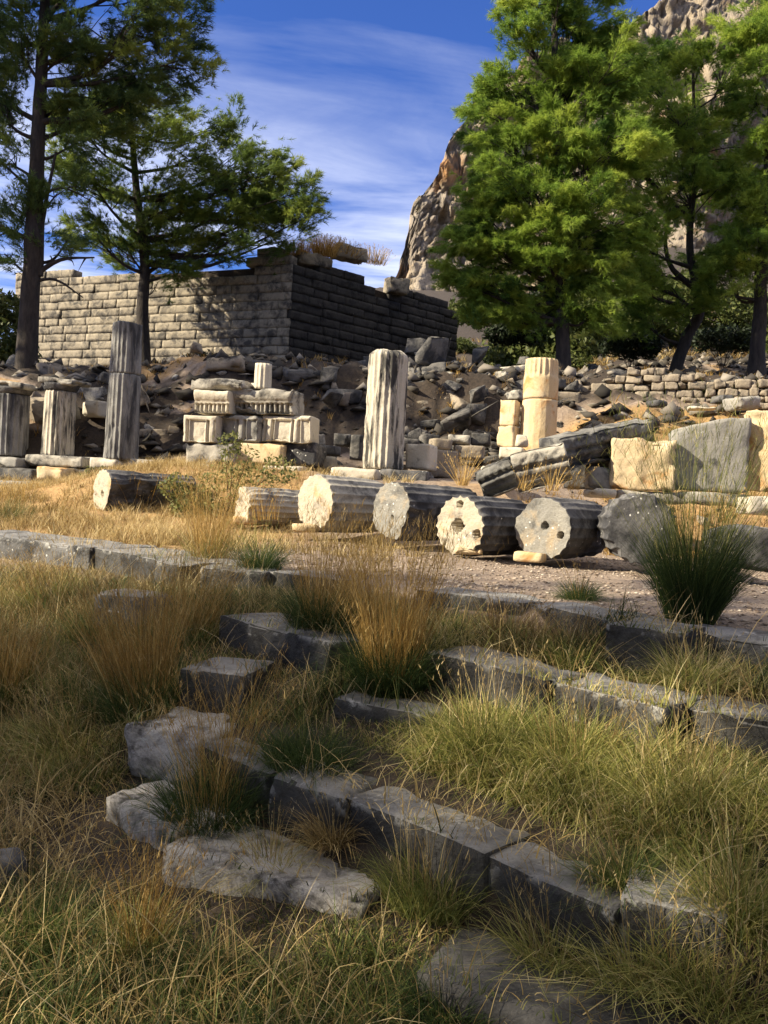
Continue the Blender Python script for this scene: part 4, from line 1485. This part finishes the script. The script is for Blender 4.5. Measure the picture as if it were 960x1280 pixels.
tussock(405, 800, 2000, .50, 420, .95, .22, M_green, M_straw, 'tall tussock of golden stalks over dark green leaves, left half of the tallest pair', 1, tl=-.1)
tussock(488, 862, 1900, .48, 620, 1.02, .20, M_green, M_straw, 'tallest tussock of golden stalks standing before the cracked drum, right half of the pair', 2, tl=-.15)
tussock(180, 892, 1000, .42, 620, .95, .24, M_green, M_straw, 'broad golden brown tussock left of the third row blocks', 3, ts=-.12)
tussock(238, 800, 300, .4, 260, .75, .2, M_olive, M_straw, 'thin golden stalks behind the broad golden brown tussock', 30, ts=-.05)
tussock(862, 780, 2800, .78, 420, 1.55, .15, M_green, M_olive, 'big dense green tussock on the terrace edge before the dark dotted drum', 4, lean=.34, slean=.34, bend=.5, tl=-.15, ts=-.1)
tussock(5, 880, 700, .45, 360, .85, .2, M_green, M_straw, 'golden tussock cut by the left frame edge', 5, ts=-.1)
tussock(262, 706, 300, .5, 330, 1.05, .22, M_olive, M_straw, 'slim tall golden tussock rising before the frieze weeds', 6, ts=-.05)
tussock(325, 716, 900, .45, 60, .55, .16, M_green, M_olive, 'small dark green tussock on the upper step', 7, tl=-.15)
tussock(724, 750, 900, .24, 30, .35, .12, M_green, M_straw, 'low dark tuft on the bare gravel', 8, lean=1.0)
tussock(262, 1035, 1500, .42, 90, .85, .2, M_green, M_straw, 'dark green tussock between the two white lichened slabs', 9, tl=-.12)
tussock(385, 958, 1700, .30, 20, .5, .22, M_green, M_olive, 'soft bluish green tussock behind the tall black broken block', 10, lean=.8, tl=-.05)
tussock(2, 668, 900, .75, 40, .9, .35, M_green, M_straw, 'dark tussock at the left edge behind the long slab', 11, y=13)
tussock(868, 860, 900, .32, 60, .4, .16, M_olive, M_hay, 'yellow tuft on the second row beside the last block', 12, lean=.8, tl=.25)
tussock(778, 1108, 900, .26, 40, .35, .09, M_green, M_hay, 'fresh green tuft between two fourth row blocks', 13, lean=.9, tl=.3)
tussock(920, 1150, 800, .34, 40, .4, .11, M_olive, M_hay, 'yellow green tuft between the last fourth row blocks', 14, lean=.7, tl=.1)
tussock(565, 1268, 900, .2, 14, .4, .16, M_green, M_hay, 'dark fine tuft over the bottom slab', 15, lean=.7, tl=-.1)
tussock(540, 1130, 1100, .30, 90, .45, .2, M_olive, M_hay, 'yellow green tuft beneath the long fourth row slab', 16, lean=.6)
tussock(610, 930, 1500, .36, 60, .5, .25, M_olive, M_hay, 'bushy yellow green grass clump below the second row', 17, lean=.8, tl=.05)
tussock(720, 950, 1500, .34, 80, .5, .26, M_olive, M_hay, 'bushy grass clump under the white chipped corner', 18, lean=.8, tl=.12)
tussock(850, 1000, 1500, .36, 80, .5, .26, M_olive, M_hay, 'straw coloured clump in the middle of the right grass patch', 19, lean=.8, tl=.2)
tussock(120, 800, 900, .42, 80, .5, .25, M_olive, M_hay, 'grey green clump beside the small white spotted block', 20, lean=.8, tl=-.15)
tussock(90, 930, 1300, .34, 120, .5, .25, M_olive, M_hay, 'pale yellow clump left of the rounded white topped boulder', 21, lean=.9, tl=.2)
tussock(30, 1180, 1200, .34, 30, .5, .2, M_green, M_hay, 'long bladed green tuft in the lower left corner', 22, lean=.9, tl=.15)
tussock(175, 1190, 500, .25, 120, .55, .1, M_olive, M_straw, 'upright orange stems below the white lichened slabs', 23, tl=.1, ts=-.15, slean=.35)
tussock(340, 1090, 700, .25, 60, .3, .14, M_olive, M_hay, 'hay coloured tuft on the broad rough white slab', 24, lean=1.0, tl=.35)
tussock(285, 985, 160, .3, 120, .75, .18, M_olive, M_straw, 'sparse orange stalks before the dark fourth row block', 25, ts=-.1, slean=.5)
tussock(60, 760, 700, .45, 150, .6, .3, M_olive, M_straw, 'brownish clump under the long grey slab', 26, ts=-.1)
tussock(640, 800, 260, .28, 200, .36, .3, M_hay, M_hay, 'brown dead weeds under the pale topped upper slab', 27, tl=-.4, ts=-.5, slean=.8)
tussock(710, 815, 260, .26, 200, .30, .3, M_hay, M_hay, 'brown dead weeds left of the jutting corner block', 28, tl=-.4, ts=-.5, slean=.8)
tussock(690, 1190, 700, .26, 60, .35, .16, M_olive, M_hay, 'hay coloured tangle under the white chipped slab edge', 40, lean=1.0, tl=.2)
tussock(800, 1215, 900, .28, 60, .35, .2, M_olive, M_hay, 'pale straw tangle right of the smooth bottom slab', 41, lean=1.0, tl=.25)
tussock(415, 1050, 600, .26, 30, .3, .1, M_hay, M_hay, 'straw wisp in the corner of the tall black broken block', 42, lean=.9)
tussock(900, 1240, 900, .3, 60, .4, .22, M_olive, M_hay, 'yellowish clump in the lower right corner', 43, lean=1.0, tl=.1)
sg = 'straw clumps among the fallen blocks'
for k, (px, py, y, n, l, lab) in enumerate(((578, 607, 14.6, 90, .62, 'bright straw clump before the low brown block'), (622, 611, 14.0, 50, .42, 'small straw clump below the dark cornice end'),
                                            (690, 613, 12.6, 50, .5, 'straw clump in front of the middle carved beam'), (655, 612, 12.8, 40, .4, 'sparse straw sprouting under the middle carved beam'),
                                            (715, 612, 12.9, 40, .45, 'straw sprouting left of the pale grey block'), (905, 652, 11.2, 60, .45, 'orange straw by the white footing block'))):
    tussock(px, py, 0, 0, n, l, .12, M_hay, M_straw, lab, 60 + k, y=y, ws=.010, group=sg, name='straw_clump', slean=.7, ts=.15)
tussock(170, 650, 0, 0, 70, .9, .28, M_hay, M_straw, 'reddish dry stems in front of the long black drum', 70, y=14.6, ws=.010, name='dry_weed', slean=.9, ts=-.3, group=None)
tussock(20, 655, 300, .5, 200, .8, .4, M_olive, M_straw, 'golden straw clump by the grey foundation block', 71, y=15.5, ws=.009, group=None)
tussock(330, 650, 0, 0, 60, .5, .3, M_hay, M_straw, 'thin straw before the smallest drum', 72, y=12.4, ws=.007, group=None, name='straw_clump')
# crest of the ashlar wall
for k, (px, py, y, n, l, lab) in enumerate(((372, 320, 31.9, 420, .6, 'golden grass clump on the wall crest beside the corner'), (405, 320, 32.2, 520, .75, 'widest golden grass clump on the wall crest'),
                                            (432, 322, 32.8, 300, .6, 'golden grass clump under the jutting crest slab'), (468, 330, 33.6, 160, .7, 'thin reddish stems on the sloping wall crest'))):
    tussock(px, py, 0, 0, n, l, .55, M_hay, M_straw, lab, 80 + k, y=y, ws=.022, name='crest_grass', group='grass on the wall crest', slean=.6, ts=.05)


# ------------------------------------------------------------------ bushes
def leafy(bag, ctr, rad, n, size, r, hollow=.5, tint0=.5):
    d = r.normal(0, 1, (n, 3))
    d /= np.linalg.norm(d, axis=1, keepdims=True)
    rr = (hollow + (1 - hollow) * r.random(n)) ** .6
    bump = 1 + .45 * fbm(d * 2.1 + ctr, int(r.integers(1, 999)), 3)
    p = ctr + d * (rr * bump)[:, None] * rad
    e1 = r.normal(0, 1, (n, 3))
    e1 /= np.linalg.norm(e1, axis=1, keepdims=True)
    e2 = np.cross(e1, r.normal(0, 1, (n, 3)))
    e2 /= np.linalg.norm(e2, axis=1, keepdims=True) + 1e-9
    s = size * r.uniform(.5, 1.3, n)[:, None]
    V = np.stack([p - e1 * s, p + e2 * s * .42, p + e1 * s, p - e2 * s * .42], 1).reshape(-1, 3)
    Q = (np.arange(n) * 4)[:, None] + np.array([[0, 1, 2, 3]])
    t = np.clip(tint0 + r.normal(0, .22, n), 0, 1)
    bag.add(V, [Q], np.repeat(t, 4))


def bush(name, px, pyb, y, blobs, n, size, mat, label, seed, cat='bush', group=None):
    """blobs: (dx px, up px, radius px) around the foot"""
    r = np.random.default_rng(seed)
    P = at(px, pyb, y)
    P[2] = min(P[2], float(gz(P[0], P[1])) + .05) if abs(P[2] - float(gz(P[0], P[1]))) < 1.5 else P[2]
    P0 = at(px, pyb, y)
    root = empty(name, P, 0, label, cat, group)
    bag, st = Bag(), Bag()
    tot = sum(b[2] ** 2 for b in blobs)
    for (dx, up, rp) in blobs:
        c = np.array([dx, 0, up]) * y / F_PX + np.array([0, r.uniform(-.3, .3) * rp * y / F_PX, 0]) + (P0 - P)
        rad = rp * y / F_PX * np.array([1, 1, .85])
        leafy(bag, c, rad, int(n * rp ** 2 / tot), size, r, .35)
        for q in range(4):
            e = c + r.normal(0, .4, 3) * rad
            pts = curve_pts([[r.normal(0, .04), r.normal(0, .04), -.1], e * np.array([.4, .4, .55]), e], 6)
            V, F = tube(pts, np.linspace(.02, .005, 6) * max(.5, rp * y / F_PX), 5)
            st.add(V, F)
    link('foliage', bag.mesh('foliage', mat, False), root)
    link('stems', st.mesh('stems', M_bark), root)
    return root


bush('weed', 285, 655, 14.6, [(-10, 40, 38), (35, 50, 30), (-45, 30, 25), (10, 80, 28), (60, 70, 26), (-5, 100, 20)], 1700, .042, M_weed, 'big yellow green weed growing before the stacked frieze', 1, 'weed', 'weeds on the terrace')
bush('weed', 235, 655, 14.2, [(0, 20, 22), (-20, 45, 20), (25, 15, 20)], 1100, .045, M_weed, 'leafy weed at the right end of the long black drum', 2, 'weed', 'weeds on the terrace')
bush('weed', 200, 662, 14.4, [(0, 10, 16), (-25, 8, 13), (25, 8, 14)], 700, .035, M_weed, 'low grey green weed at the foot of the long black drum', 3, 'weed', 'weeds on the terrace')
bush('weed', 90, 640, 16.2, [(0, 15, 22), (30, 18, 22), (-30, 12, 20)], 1500, .045, M_weed, 'low green weed left of the chipped cream drum end', 4, 'weed', 'weeds on the terrace')
bush('weed', 120, 615, 17.0, [(0, 15, 20), (25, 5, 14)], 800, .045, M_weed, 'green weed under the base slab of the tall grey column', 5, 'weed', 'weeds on the terrace')
bush('weed', 610, 470, 24, [(0, 6, 12), (12, 4, 9)], 500, .05, M_weed, 'small weed on the steep earth bank', 6, 'weed', None)
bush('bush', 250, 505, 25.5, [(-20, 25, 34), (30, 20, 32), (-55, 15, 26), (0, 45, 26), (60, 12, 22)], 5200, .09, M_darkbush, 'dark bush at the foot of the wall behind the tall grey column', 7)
bush('bush', 0, 462, 26, [(-10, 35, 42), (20, 20, 26), (-30, 75, 36), (10, 75, 25)], 5200, .10, M_bush, 'green bush at the left edge behind the pine trunk', 8)
bush('bush', 598, 398, 48, [(0, 10, 26), (-25, 6, 18), (28, 14, 24), (5, 26, 18)], 3400, .16, M_bush, 'bright bush far behind the wall end', 9)
bush('bush', 850, 420, 38, [(0, 20, 40), (50, 30, 36), (-50, 24, 34), (90, 20, 34), (10, 55, 36)], 9000, .13, M_bush, 'sunlit bush on the hillside behind the leaning pine', 10)
bush('bush', 930, 420, 42, [(0, 26, 36), (40, 20, 30)], 4200, .13, M_bush, 'yellowish bush behind the rightmost pine trunk', 11)
bush('bush', 760, 415, 40, [(0, 20, 34), (-40, 16, 30)], 4200, .13, M_bush, 'green bush on the hillside between the conical and the leaning pine', 12)
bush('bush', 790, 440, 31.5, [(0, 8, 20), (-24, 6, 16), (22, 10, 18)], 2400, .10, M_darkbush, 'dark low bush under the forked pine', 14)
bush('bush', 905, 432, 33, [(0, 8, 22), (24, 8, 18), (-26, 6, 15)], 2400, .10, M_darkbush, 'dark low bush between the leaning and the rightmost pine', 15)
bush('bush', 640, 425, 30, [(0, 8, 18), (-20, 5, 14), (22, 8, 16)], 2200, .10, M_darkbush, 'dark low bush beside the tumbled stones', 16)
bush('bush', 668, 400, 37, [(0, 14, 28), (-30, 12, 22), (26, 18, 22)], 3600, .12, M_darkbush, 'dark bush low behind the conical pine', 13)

proto_b = None
rb = np.random.default_rng(321)
for k in range(20):
    y = rb.uniform(35, 62)
    x = (rb.uniform(565, 990) - 480) / F_PX * y
    if proto_b is None:
        proto_b = bush('scrub_bush', 700, 400, 40, [(0, 14, 26), (-24, 10, 20), (24, 11, 22), (6, 28, 18)], 3600, .12, M_bush, 'scrubby green bush on the hillside behind the pines', 40, group='scrub on the hillside behind the pines')
        kids = list(proto_b.children)
        o = proto_b
    else:
        o = proto_b.copy()
        COL.objects.link(o)
        for c in kids:
            d = c.copy()
            COL.objects.link(d)
            d.parent = o
    s = rb.uniform(.6, 1.5)
    o.location = (x, y, float(gz(x, y)) - .1)
    o.rotation_euler = (0, 0, rb.uniform(0, 6))
    o.scale = (s, s, s * rb.uniform(.8, 1.3))
o = grass_field('dry_grass', 9000, (2, 30), (32, 62), lambda x, y: in_view(x, y) & (nz2(x, y, .25, 24) > -.1), .15, .5, .03, M_hay, 19, .5, .8, .5, -.1, 2, clump=14)
tag(o, kind='stuff')


# ------------------------------------------------------------------ pines
def needles(ctrs, dirs, L, per, nl, nw, r, droop=0.0):
    """twigs with needles: ctrs (n,3) twig bases, dirs unit (n,3)"""
    n = len(ctrs)
    f = np.sqrt(r.random((n, per)))
    p = ctrs[:, None, :] + dirs[:, None, :] * (L[:, None] * f)[..., None]
    p[..., 2] -= droop * (L[:, None] * f) ** 2
    rd = r.normal(0, 1, (n, per, 3))
    rd -= (rd * dirs[:, None, :]).sum(-1, keepdims=True) * dirs[:, None, :]
    rd /= np.linalg.norm(rd, axis=-1, keepdims=True) + 1e-9
    nd_ = dirs[:, None, :] * r.uniform(.5, 1.1, (n, per, 1)) + rd * r.uniform(.35, .9, (n, per, 1))
    nd_[..., 2] -= droop * .5
    nd_ /= np.linalg.norm(nd_, axis=-1, keepdims=True)
    ln = nl * r.uniform(.6, 1.2, (n, per, 1))
    sd = np.cross(nd_, r.normal(0, 1, (n, per, 3)))
    sd /= np.linalg.norm(sd, axis=-1, keepdims=True) + 1e-9
    V = np.stack([p - sd * nw * .5, p + sd * nw * .5, p + nd_ * ln], 2).reshape(-1, 3)
    T = np.arange(n * per * 3).reshape(-1, 3)
    return V, T


def pine(px, pyb, y, trunk_px, r0, lobes, mat, label, seed, dens=1.0, droop=.3, group='pine trees', twigs=46, per=21, nl=.19, nw=.0185, dead=(), foot=None, clump_r=.55, second=None):
    """trunk_px: photo points of the stem; lobes: (px, py, radius px[, depth offset m])"""
    r = np.random.default_rng(seed)
    P = at(px, pyb, y)
    if foot is not None:
        P[2] = foot
    root = empty('pine_tree', P, 0, label, 'tree', group)
    tp = np.array([at(a, b, y) - P for a, b in trunk_px])
    tp[0, 2] -= .9
    tr = curve_pts(tp, 26)
    rad = r0 * (1 - np.linspace(0, 1, 26) * .82)
    rad[0] *= 1.35
    rad[1] *= 1.1
    wood, twig_c, twig_d, twig_t = Bag(), [], [], []
    V, F = tube(tr, rad, 10, seed, .22)
    wood.add(V, F)
    if second is not None:
        s2 = curve_pts(np.array([at(a, b, y) - P for a, b in second[0]]), 14)
        V, F = tube(s2, np.linspace(second[1], second[1] * .3, 14), 7, seed, .2)
        wood.add(V, F)
    sc = y / F_PX
    for lb in lobes:
        lx, ly, lr = lb[:3]
        c = at(lx, ly, y) - P
        R_ = lr * sc
        c[1] += lb[3] if len(lb) > 3 else r.uniform(-.5, .5) * R_
        # limb from the trunk, starting lower than the lobe
        zt = np.clip(c[2] - R_ * r.uniform(.3, .9) - .15 * np.hypot(c[0], c[1]), tr[4, 2], tr[-2, 2])
        k = int(np.argmin(np.abs(tr[:, 2] - zt)))
        st = tr[k]
        mid = st + (c - st) * .5 + np.array([0, 0, -.10 * np.linalg.norm(c - st)]) + r.normal(0, .12, 3)
        limb = curve_pts([st, mid, c], 10)
        lr0 = min(rad[k] * .6, .035 + .022 * np.linalg.norm(c - st))
        V, F = tube(limb, np.linspace(lr0, .018, 10), 6, seed, .2)
        wood.add(V, F)
        ncl = max(2, int(dens * 2.4 * (R_ / clump_r) ** 2))
        for q in range(ncl):
            d = r.normal(0, 1, 3)
            d /= np.linalg.norm(d)
            e = c + d * R_ * r.random() ** .45 * np.array([1, 1, .8])
            kk = min(9, int(4 + r.random() * 6))
            s = limb[kk]
            m2 = (s + e) / 2 + r.normal(0, .1, 3) + np.array([0, 0, .06])
            V, F = tube(curve_pts([s, m2, e], 6), np.linspace(.022, .007, 6), 4)
            wood.add(V, F)
            out_ = (e - np.array([tr[k, 0], tr[k, 1], e[2] - .25]))
            out_ /= np.linalg.norm(out_) + 1e-9
            n = max(6, int(twigs * r.uniform(.6, 1.3)))
            # a bough: twigs along a drooping axis, wide near its base and pointed at its tip
            bl_ = clump_r * r.uniform(1.3, 2.3)
            ad = out_ + r.normal(0, .5, 3) + np.array([0, 0, .3])
            ad /= np.linalg.norm(ad)
            f = r.random(n) ** .8
            side = np.cross(ad, [0, 0, 1.0])
            side /= np.linalg.norm(side) + 1e-9
            upv = np.cross(side, ad)
            wd = clump_r * (.70 * (1 - f ** 1.5) + .12)
            cc = e + ad * (f * bl_ - bl_ * .45)[:, None] + side * (r.normal(0, .6, n) * wd)[:, None] + upv * (r.normal(0, .45, n) * wd)[:, None]
            cc[:, 2] -= droop * .55 * (f * bl_) ** 2 / bl_
            lat = np.sign(((cc - e) @ side))[:, None] * side
            dd = ad * 1.0 + lat * r.uniform(.1, .8, n)[:, None] + r.normal(0, .22, (n, 3)) - np.array([0, 0, 1.0]) * (droop * (.3 + .7 * f))[:, None]
            dd /= np.linalg.norm(dd, axis=1, keepdims=True)
            twig_c.append(cc - dd * .1)
            twig_d.append(dd)
            twig_t.append(np.clip(r.normal(.45, .2) + .22 * (f - .5) + r.normal(0, .08, n), 0, 1))
    for (p0, p1, p2, rr) in dead:           # bare branches
        q = curve_pts([at(*p0, y) - P, at(*p1, y) - P, at(*p2, y) - P], 9)
        V, F = tube(q, np.linspace(rr, rr * .25, 9), 5, seed, .25)
        wood.add(V, F)
        for s in range(3):
            b = q[3 + 2 * s]
            e = b + np.array([r.uniform(-.2, .5), r.uniform(-.4, .4), r.uniform(-.5, .3)])
            V, F = tube(curve_pts([b, (b + e) / 2 + r.normal(0, .06, 3), e], 5), np.linspace(rr * .4, .006, 5), 4)
            wood.add(V, F)
    tc_, td_, tt_ = np.concatenate(twig_c), np.concatenate(twig_d), np.concatenate(twig_t)
    V, T = needles(tc_, td_, r.uniform(.2, .42, len(tc_)), per, nl, nw, r, droop)
    link('trunk', wood.mesh('trunk', M_bark), root)
    link('crown', poly_mesh('crown', V, [T], mat, False, np.repeat(tt_, per * 3)), root)
    return root


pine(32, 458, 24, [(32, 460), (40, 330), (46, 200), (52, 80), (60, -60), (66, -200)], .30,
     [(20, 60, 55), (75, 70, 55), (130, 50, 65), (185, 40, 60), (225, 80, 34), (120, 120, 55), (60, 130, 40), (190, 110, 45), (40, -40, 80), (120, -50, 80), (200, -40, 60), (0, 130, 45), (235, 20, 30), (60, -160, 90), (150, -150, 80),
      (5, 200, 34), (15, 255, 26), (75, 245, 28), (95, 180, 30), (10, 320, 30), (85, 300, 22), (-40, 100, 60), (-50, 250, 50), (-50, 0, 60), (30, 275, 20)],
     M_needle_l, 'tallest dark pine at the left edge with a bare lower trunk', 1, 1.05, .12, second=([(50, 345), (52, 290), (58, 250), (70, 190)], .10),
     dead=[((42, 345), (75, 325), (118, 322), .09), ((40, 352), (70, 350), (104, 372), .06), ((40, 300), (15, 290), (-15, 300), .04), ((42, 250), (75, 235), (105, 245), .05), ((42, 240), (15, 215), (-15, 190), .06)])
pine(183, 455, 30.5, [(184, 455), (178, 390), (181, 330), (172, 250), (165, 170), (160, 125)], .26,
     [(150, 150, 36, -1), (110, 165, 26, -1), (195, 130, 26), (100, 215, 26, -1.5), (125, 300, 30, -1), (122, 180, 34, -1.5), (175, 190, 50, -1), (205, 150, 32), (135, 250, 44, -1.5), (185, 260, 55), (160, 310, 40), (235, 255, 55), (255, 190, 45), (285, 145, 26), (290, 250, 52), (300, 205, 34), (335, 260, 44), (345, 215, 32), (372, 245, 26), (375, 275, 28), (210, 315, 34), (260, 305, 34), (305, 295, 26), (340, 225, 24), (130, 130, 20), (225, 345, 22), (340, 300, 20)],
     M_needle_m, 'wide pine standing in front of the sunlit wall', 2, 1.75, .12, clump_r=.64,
     dead=[((180, 370), (190, 366), (198, 352), .035), ((181, 345), (205, 330), (225, 326), .05)])
pine(707, 455, 27, [(707, 458), (703, 400), (700, 300), (697, 180), (694, 80), (692, -40), (690, -80)], .25,
     [(690, 10, 40), (655, 50, 36), (725, 40, 50), (762, 45, 34), (632, 112, 28), (660, 110, 46), (710, 100, 52), (760, 100, 50), (630, 180, 42), (680, 180, 52), (740, 170, 52), (620, 240, 44), (670, 250, 56), (730, 240, 58), (780, 190, 44), (612, 290, 46), (655, 315, 55), (715, 305, 60), (770, 280, 50), (590, 320, 36), (585, 290, 26), (575, 345, 24), (600, 365, 30), (625, 360, 34), (690, 360, 50), (745, 350, 50), (690, -60, 60), (735, -40, 50), (640, -20, 26), (600, 130, 18), (680, 395, 30), (605, 385, 26), (640, 390, 26), (735, 395, 30)],
     M_needle_r, 'big conical bright green pine behind the smooth golden column', 3, 1.6, .3, clump_r=.5)
pine(838, 470, 30, [(836, 468), (855, 430), (874, 390), (868, 350), (862, 300), (868, 200), (866, 80)], .24,
     [(800, 90, 50), (845, 85, 40), (900, 110, 50), (830, 150, 60), (880, 180, 60), (800, 220, 55), (850, 240, 60), (905, 230, 46), (800, 300, 40), (825, 355, 42), (800, 390, 36), (780, 340, 40), (850, 385, 28), (880, 330, 30), (905, 300, 30)],
     M_needle_r, 'pine with a leaning forked trunk behind the field stone wall', 4, 1.15, .3, second=([(868, 360), (840, 335), (832, 300), (838, 260)], .12),
     dead=[((868, 345), (895, 320), (925, 300), .08), ((858, 352), (830, 345), (800, 352), .05)])
pine(946, 442, 28.5, [(946, 445), (950, 390), (952, 330), (958, 250), (962, 150), (968, 0)], .27,
     [(935, 50, 44), (968, 30, 44), (985, 90, 55), (950, 120, 36), (940, 255, 36), (965, 280, 44), (925, 300, 34), (950, 330, 46), (985, 350, 50), (915, 345, 34), (900, 365, 24), (1000, 250, 60), (1000, 180, 60), (960, 180, 30), (1010, -40, 70)],
     M_needle_r, 'rightmost pine partly outside the frame above the field stone wall', 5, 1.25, .28)
# unseen pines: left ones shade the steps, rear ones added to block low sky
sh = None
spots = [(-25, -9.8, 1.55), (-26, -4.8, 1.6), (-24, -1.2, 1.25), (-31, -12.5, 1.9), (-17, -9, 1.5), (-9.5, -11, 1.6), (-2, -10, 1.4), (5, -11.5, 1.6), (12.5, -10, 1.5), (18.5, -5, 1.5), (-14, -17, 1.9), (1, -18, 1.9), (12, -18, 1.9)]
for k, (x, y, s) in enumerate(spots):
    if sh is None:
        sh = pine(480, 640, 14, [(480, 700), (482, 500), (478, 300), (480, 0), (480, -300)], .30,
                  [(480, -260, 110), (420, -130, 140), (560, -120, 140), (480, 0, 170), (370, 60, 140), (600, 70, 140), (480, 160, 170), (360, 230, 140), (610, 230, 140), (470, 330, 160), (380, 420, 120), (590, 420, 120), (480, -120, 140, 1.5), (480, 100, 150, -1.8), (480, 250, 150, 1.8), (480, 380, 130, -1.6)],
                  M_needle_l, 'dense unseen pine in the stand that shades the stone steps', 6, .55, .2, group='unseen pines that shade the steps or block low sky', twigs=26, per=12, nl=.24, nw=.05, clump_r=.7)
        parts = list(sh.children)
        o = sh
    else:
        o = sh.copy()
        COL.objects.link(o)
        for c in parts:
            d = c.copy()
            COL.objects.link(d)
            d.parent = o
    o.location = (x, y, float(gz(x, y)) + .2)
    o.rotation_euler = (0, 0, k * 1.3)
    o.scale = (s, s, s * {1: .8, 2: 1.4}.get(k, 1))

# tall pines on the slope to the left of the view: their crowns shade the bank and the wall corner
for k, (x, y) in enumerate(((-25, 18.3),)):
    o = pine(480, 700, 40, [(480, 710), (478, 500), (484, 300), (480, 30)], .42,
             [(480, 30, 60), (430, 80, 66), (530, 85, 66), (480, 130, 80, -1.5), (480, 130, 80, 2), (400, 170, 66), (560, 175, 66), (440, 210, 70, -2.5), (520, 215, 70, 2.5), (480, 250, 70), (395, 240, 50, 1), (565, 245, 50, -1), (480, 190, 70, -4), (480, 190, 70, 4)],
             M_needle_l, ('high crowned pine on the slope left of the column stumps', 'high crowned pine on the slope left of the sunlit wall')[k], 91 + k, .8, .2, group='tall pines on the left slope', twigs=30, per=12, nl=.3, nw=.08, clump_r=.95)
    o.location = (x, y, float(gz(x, y)))
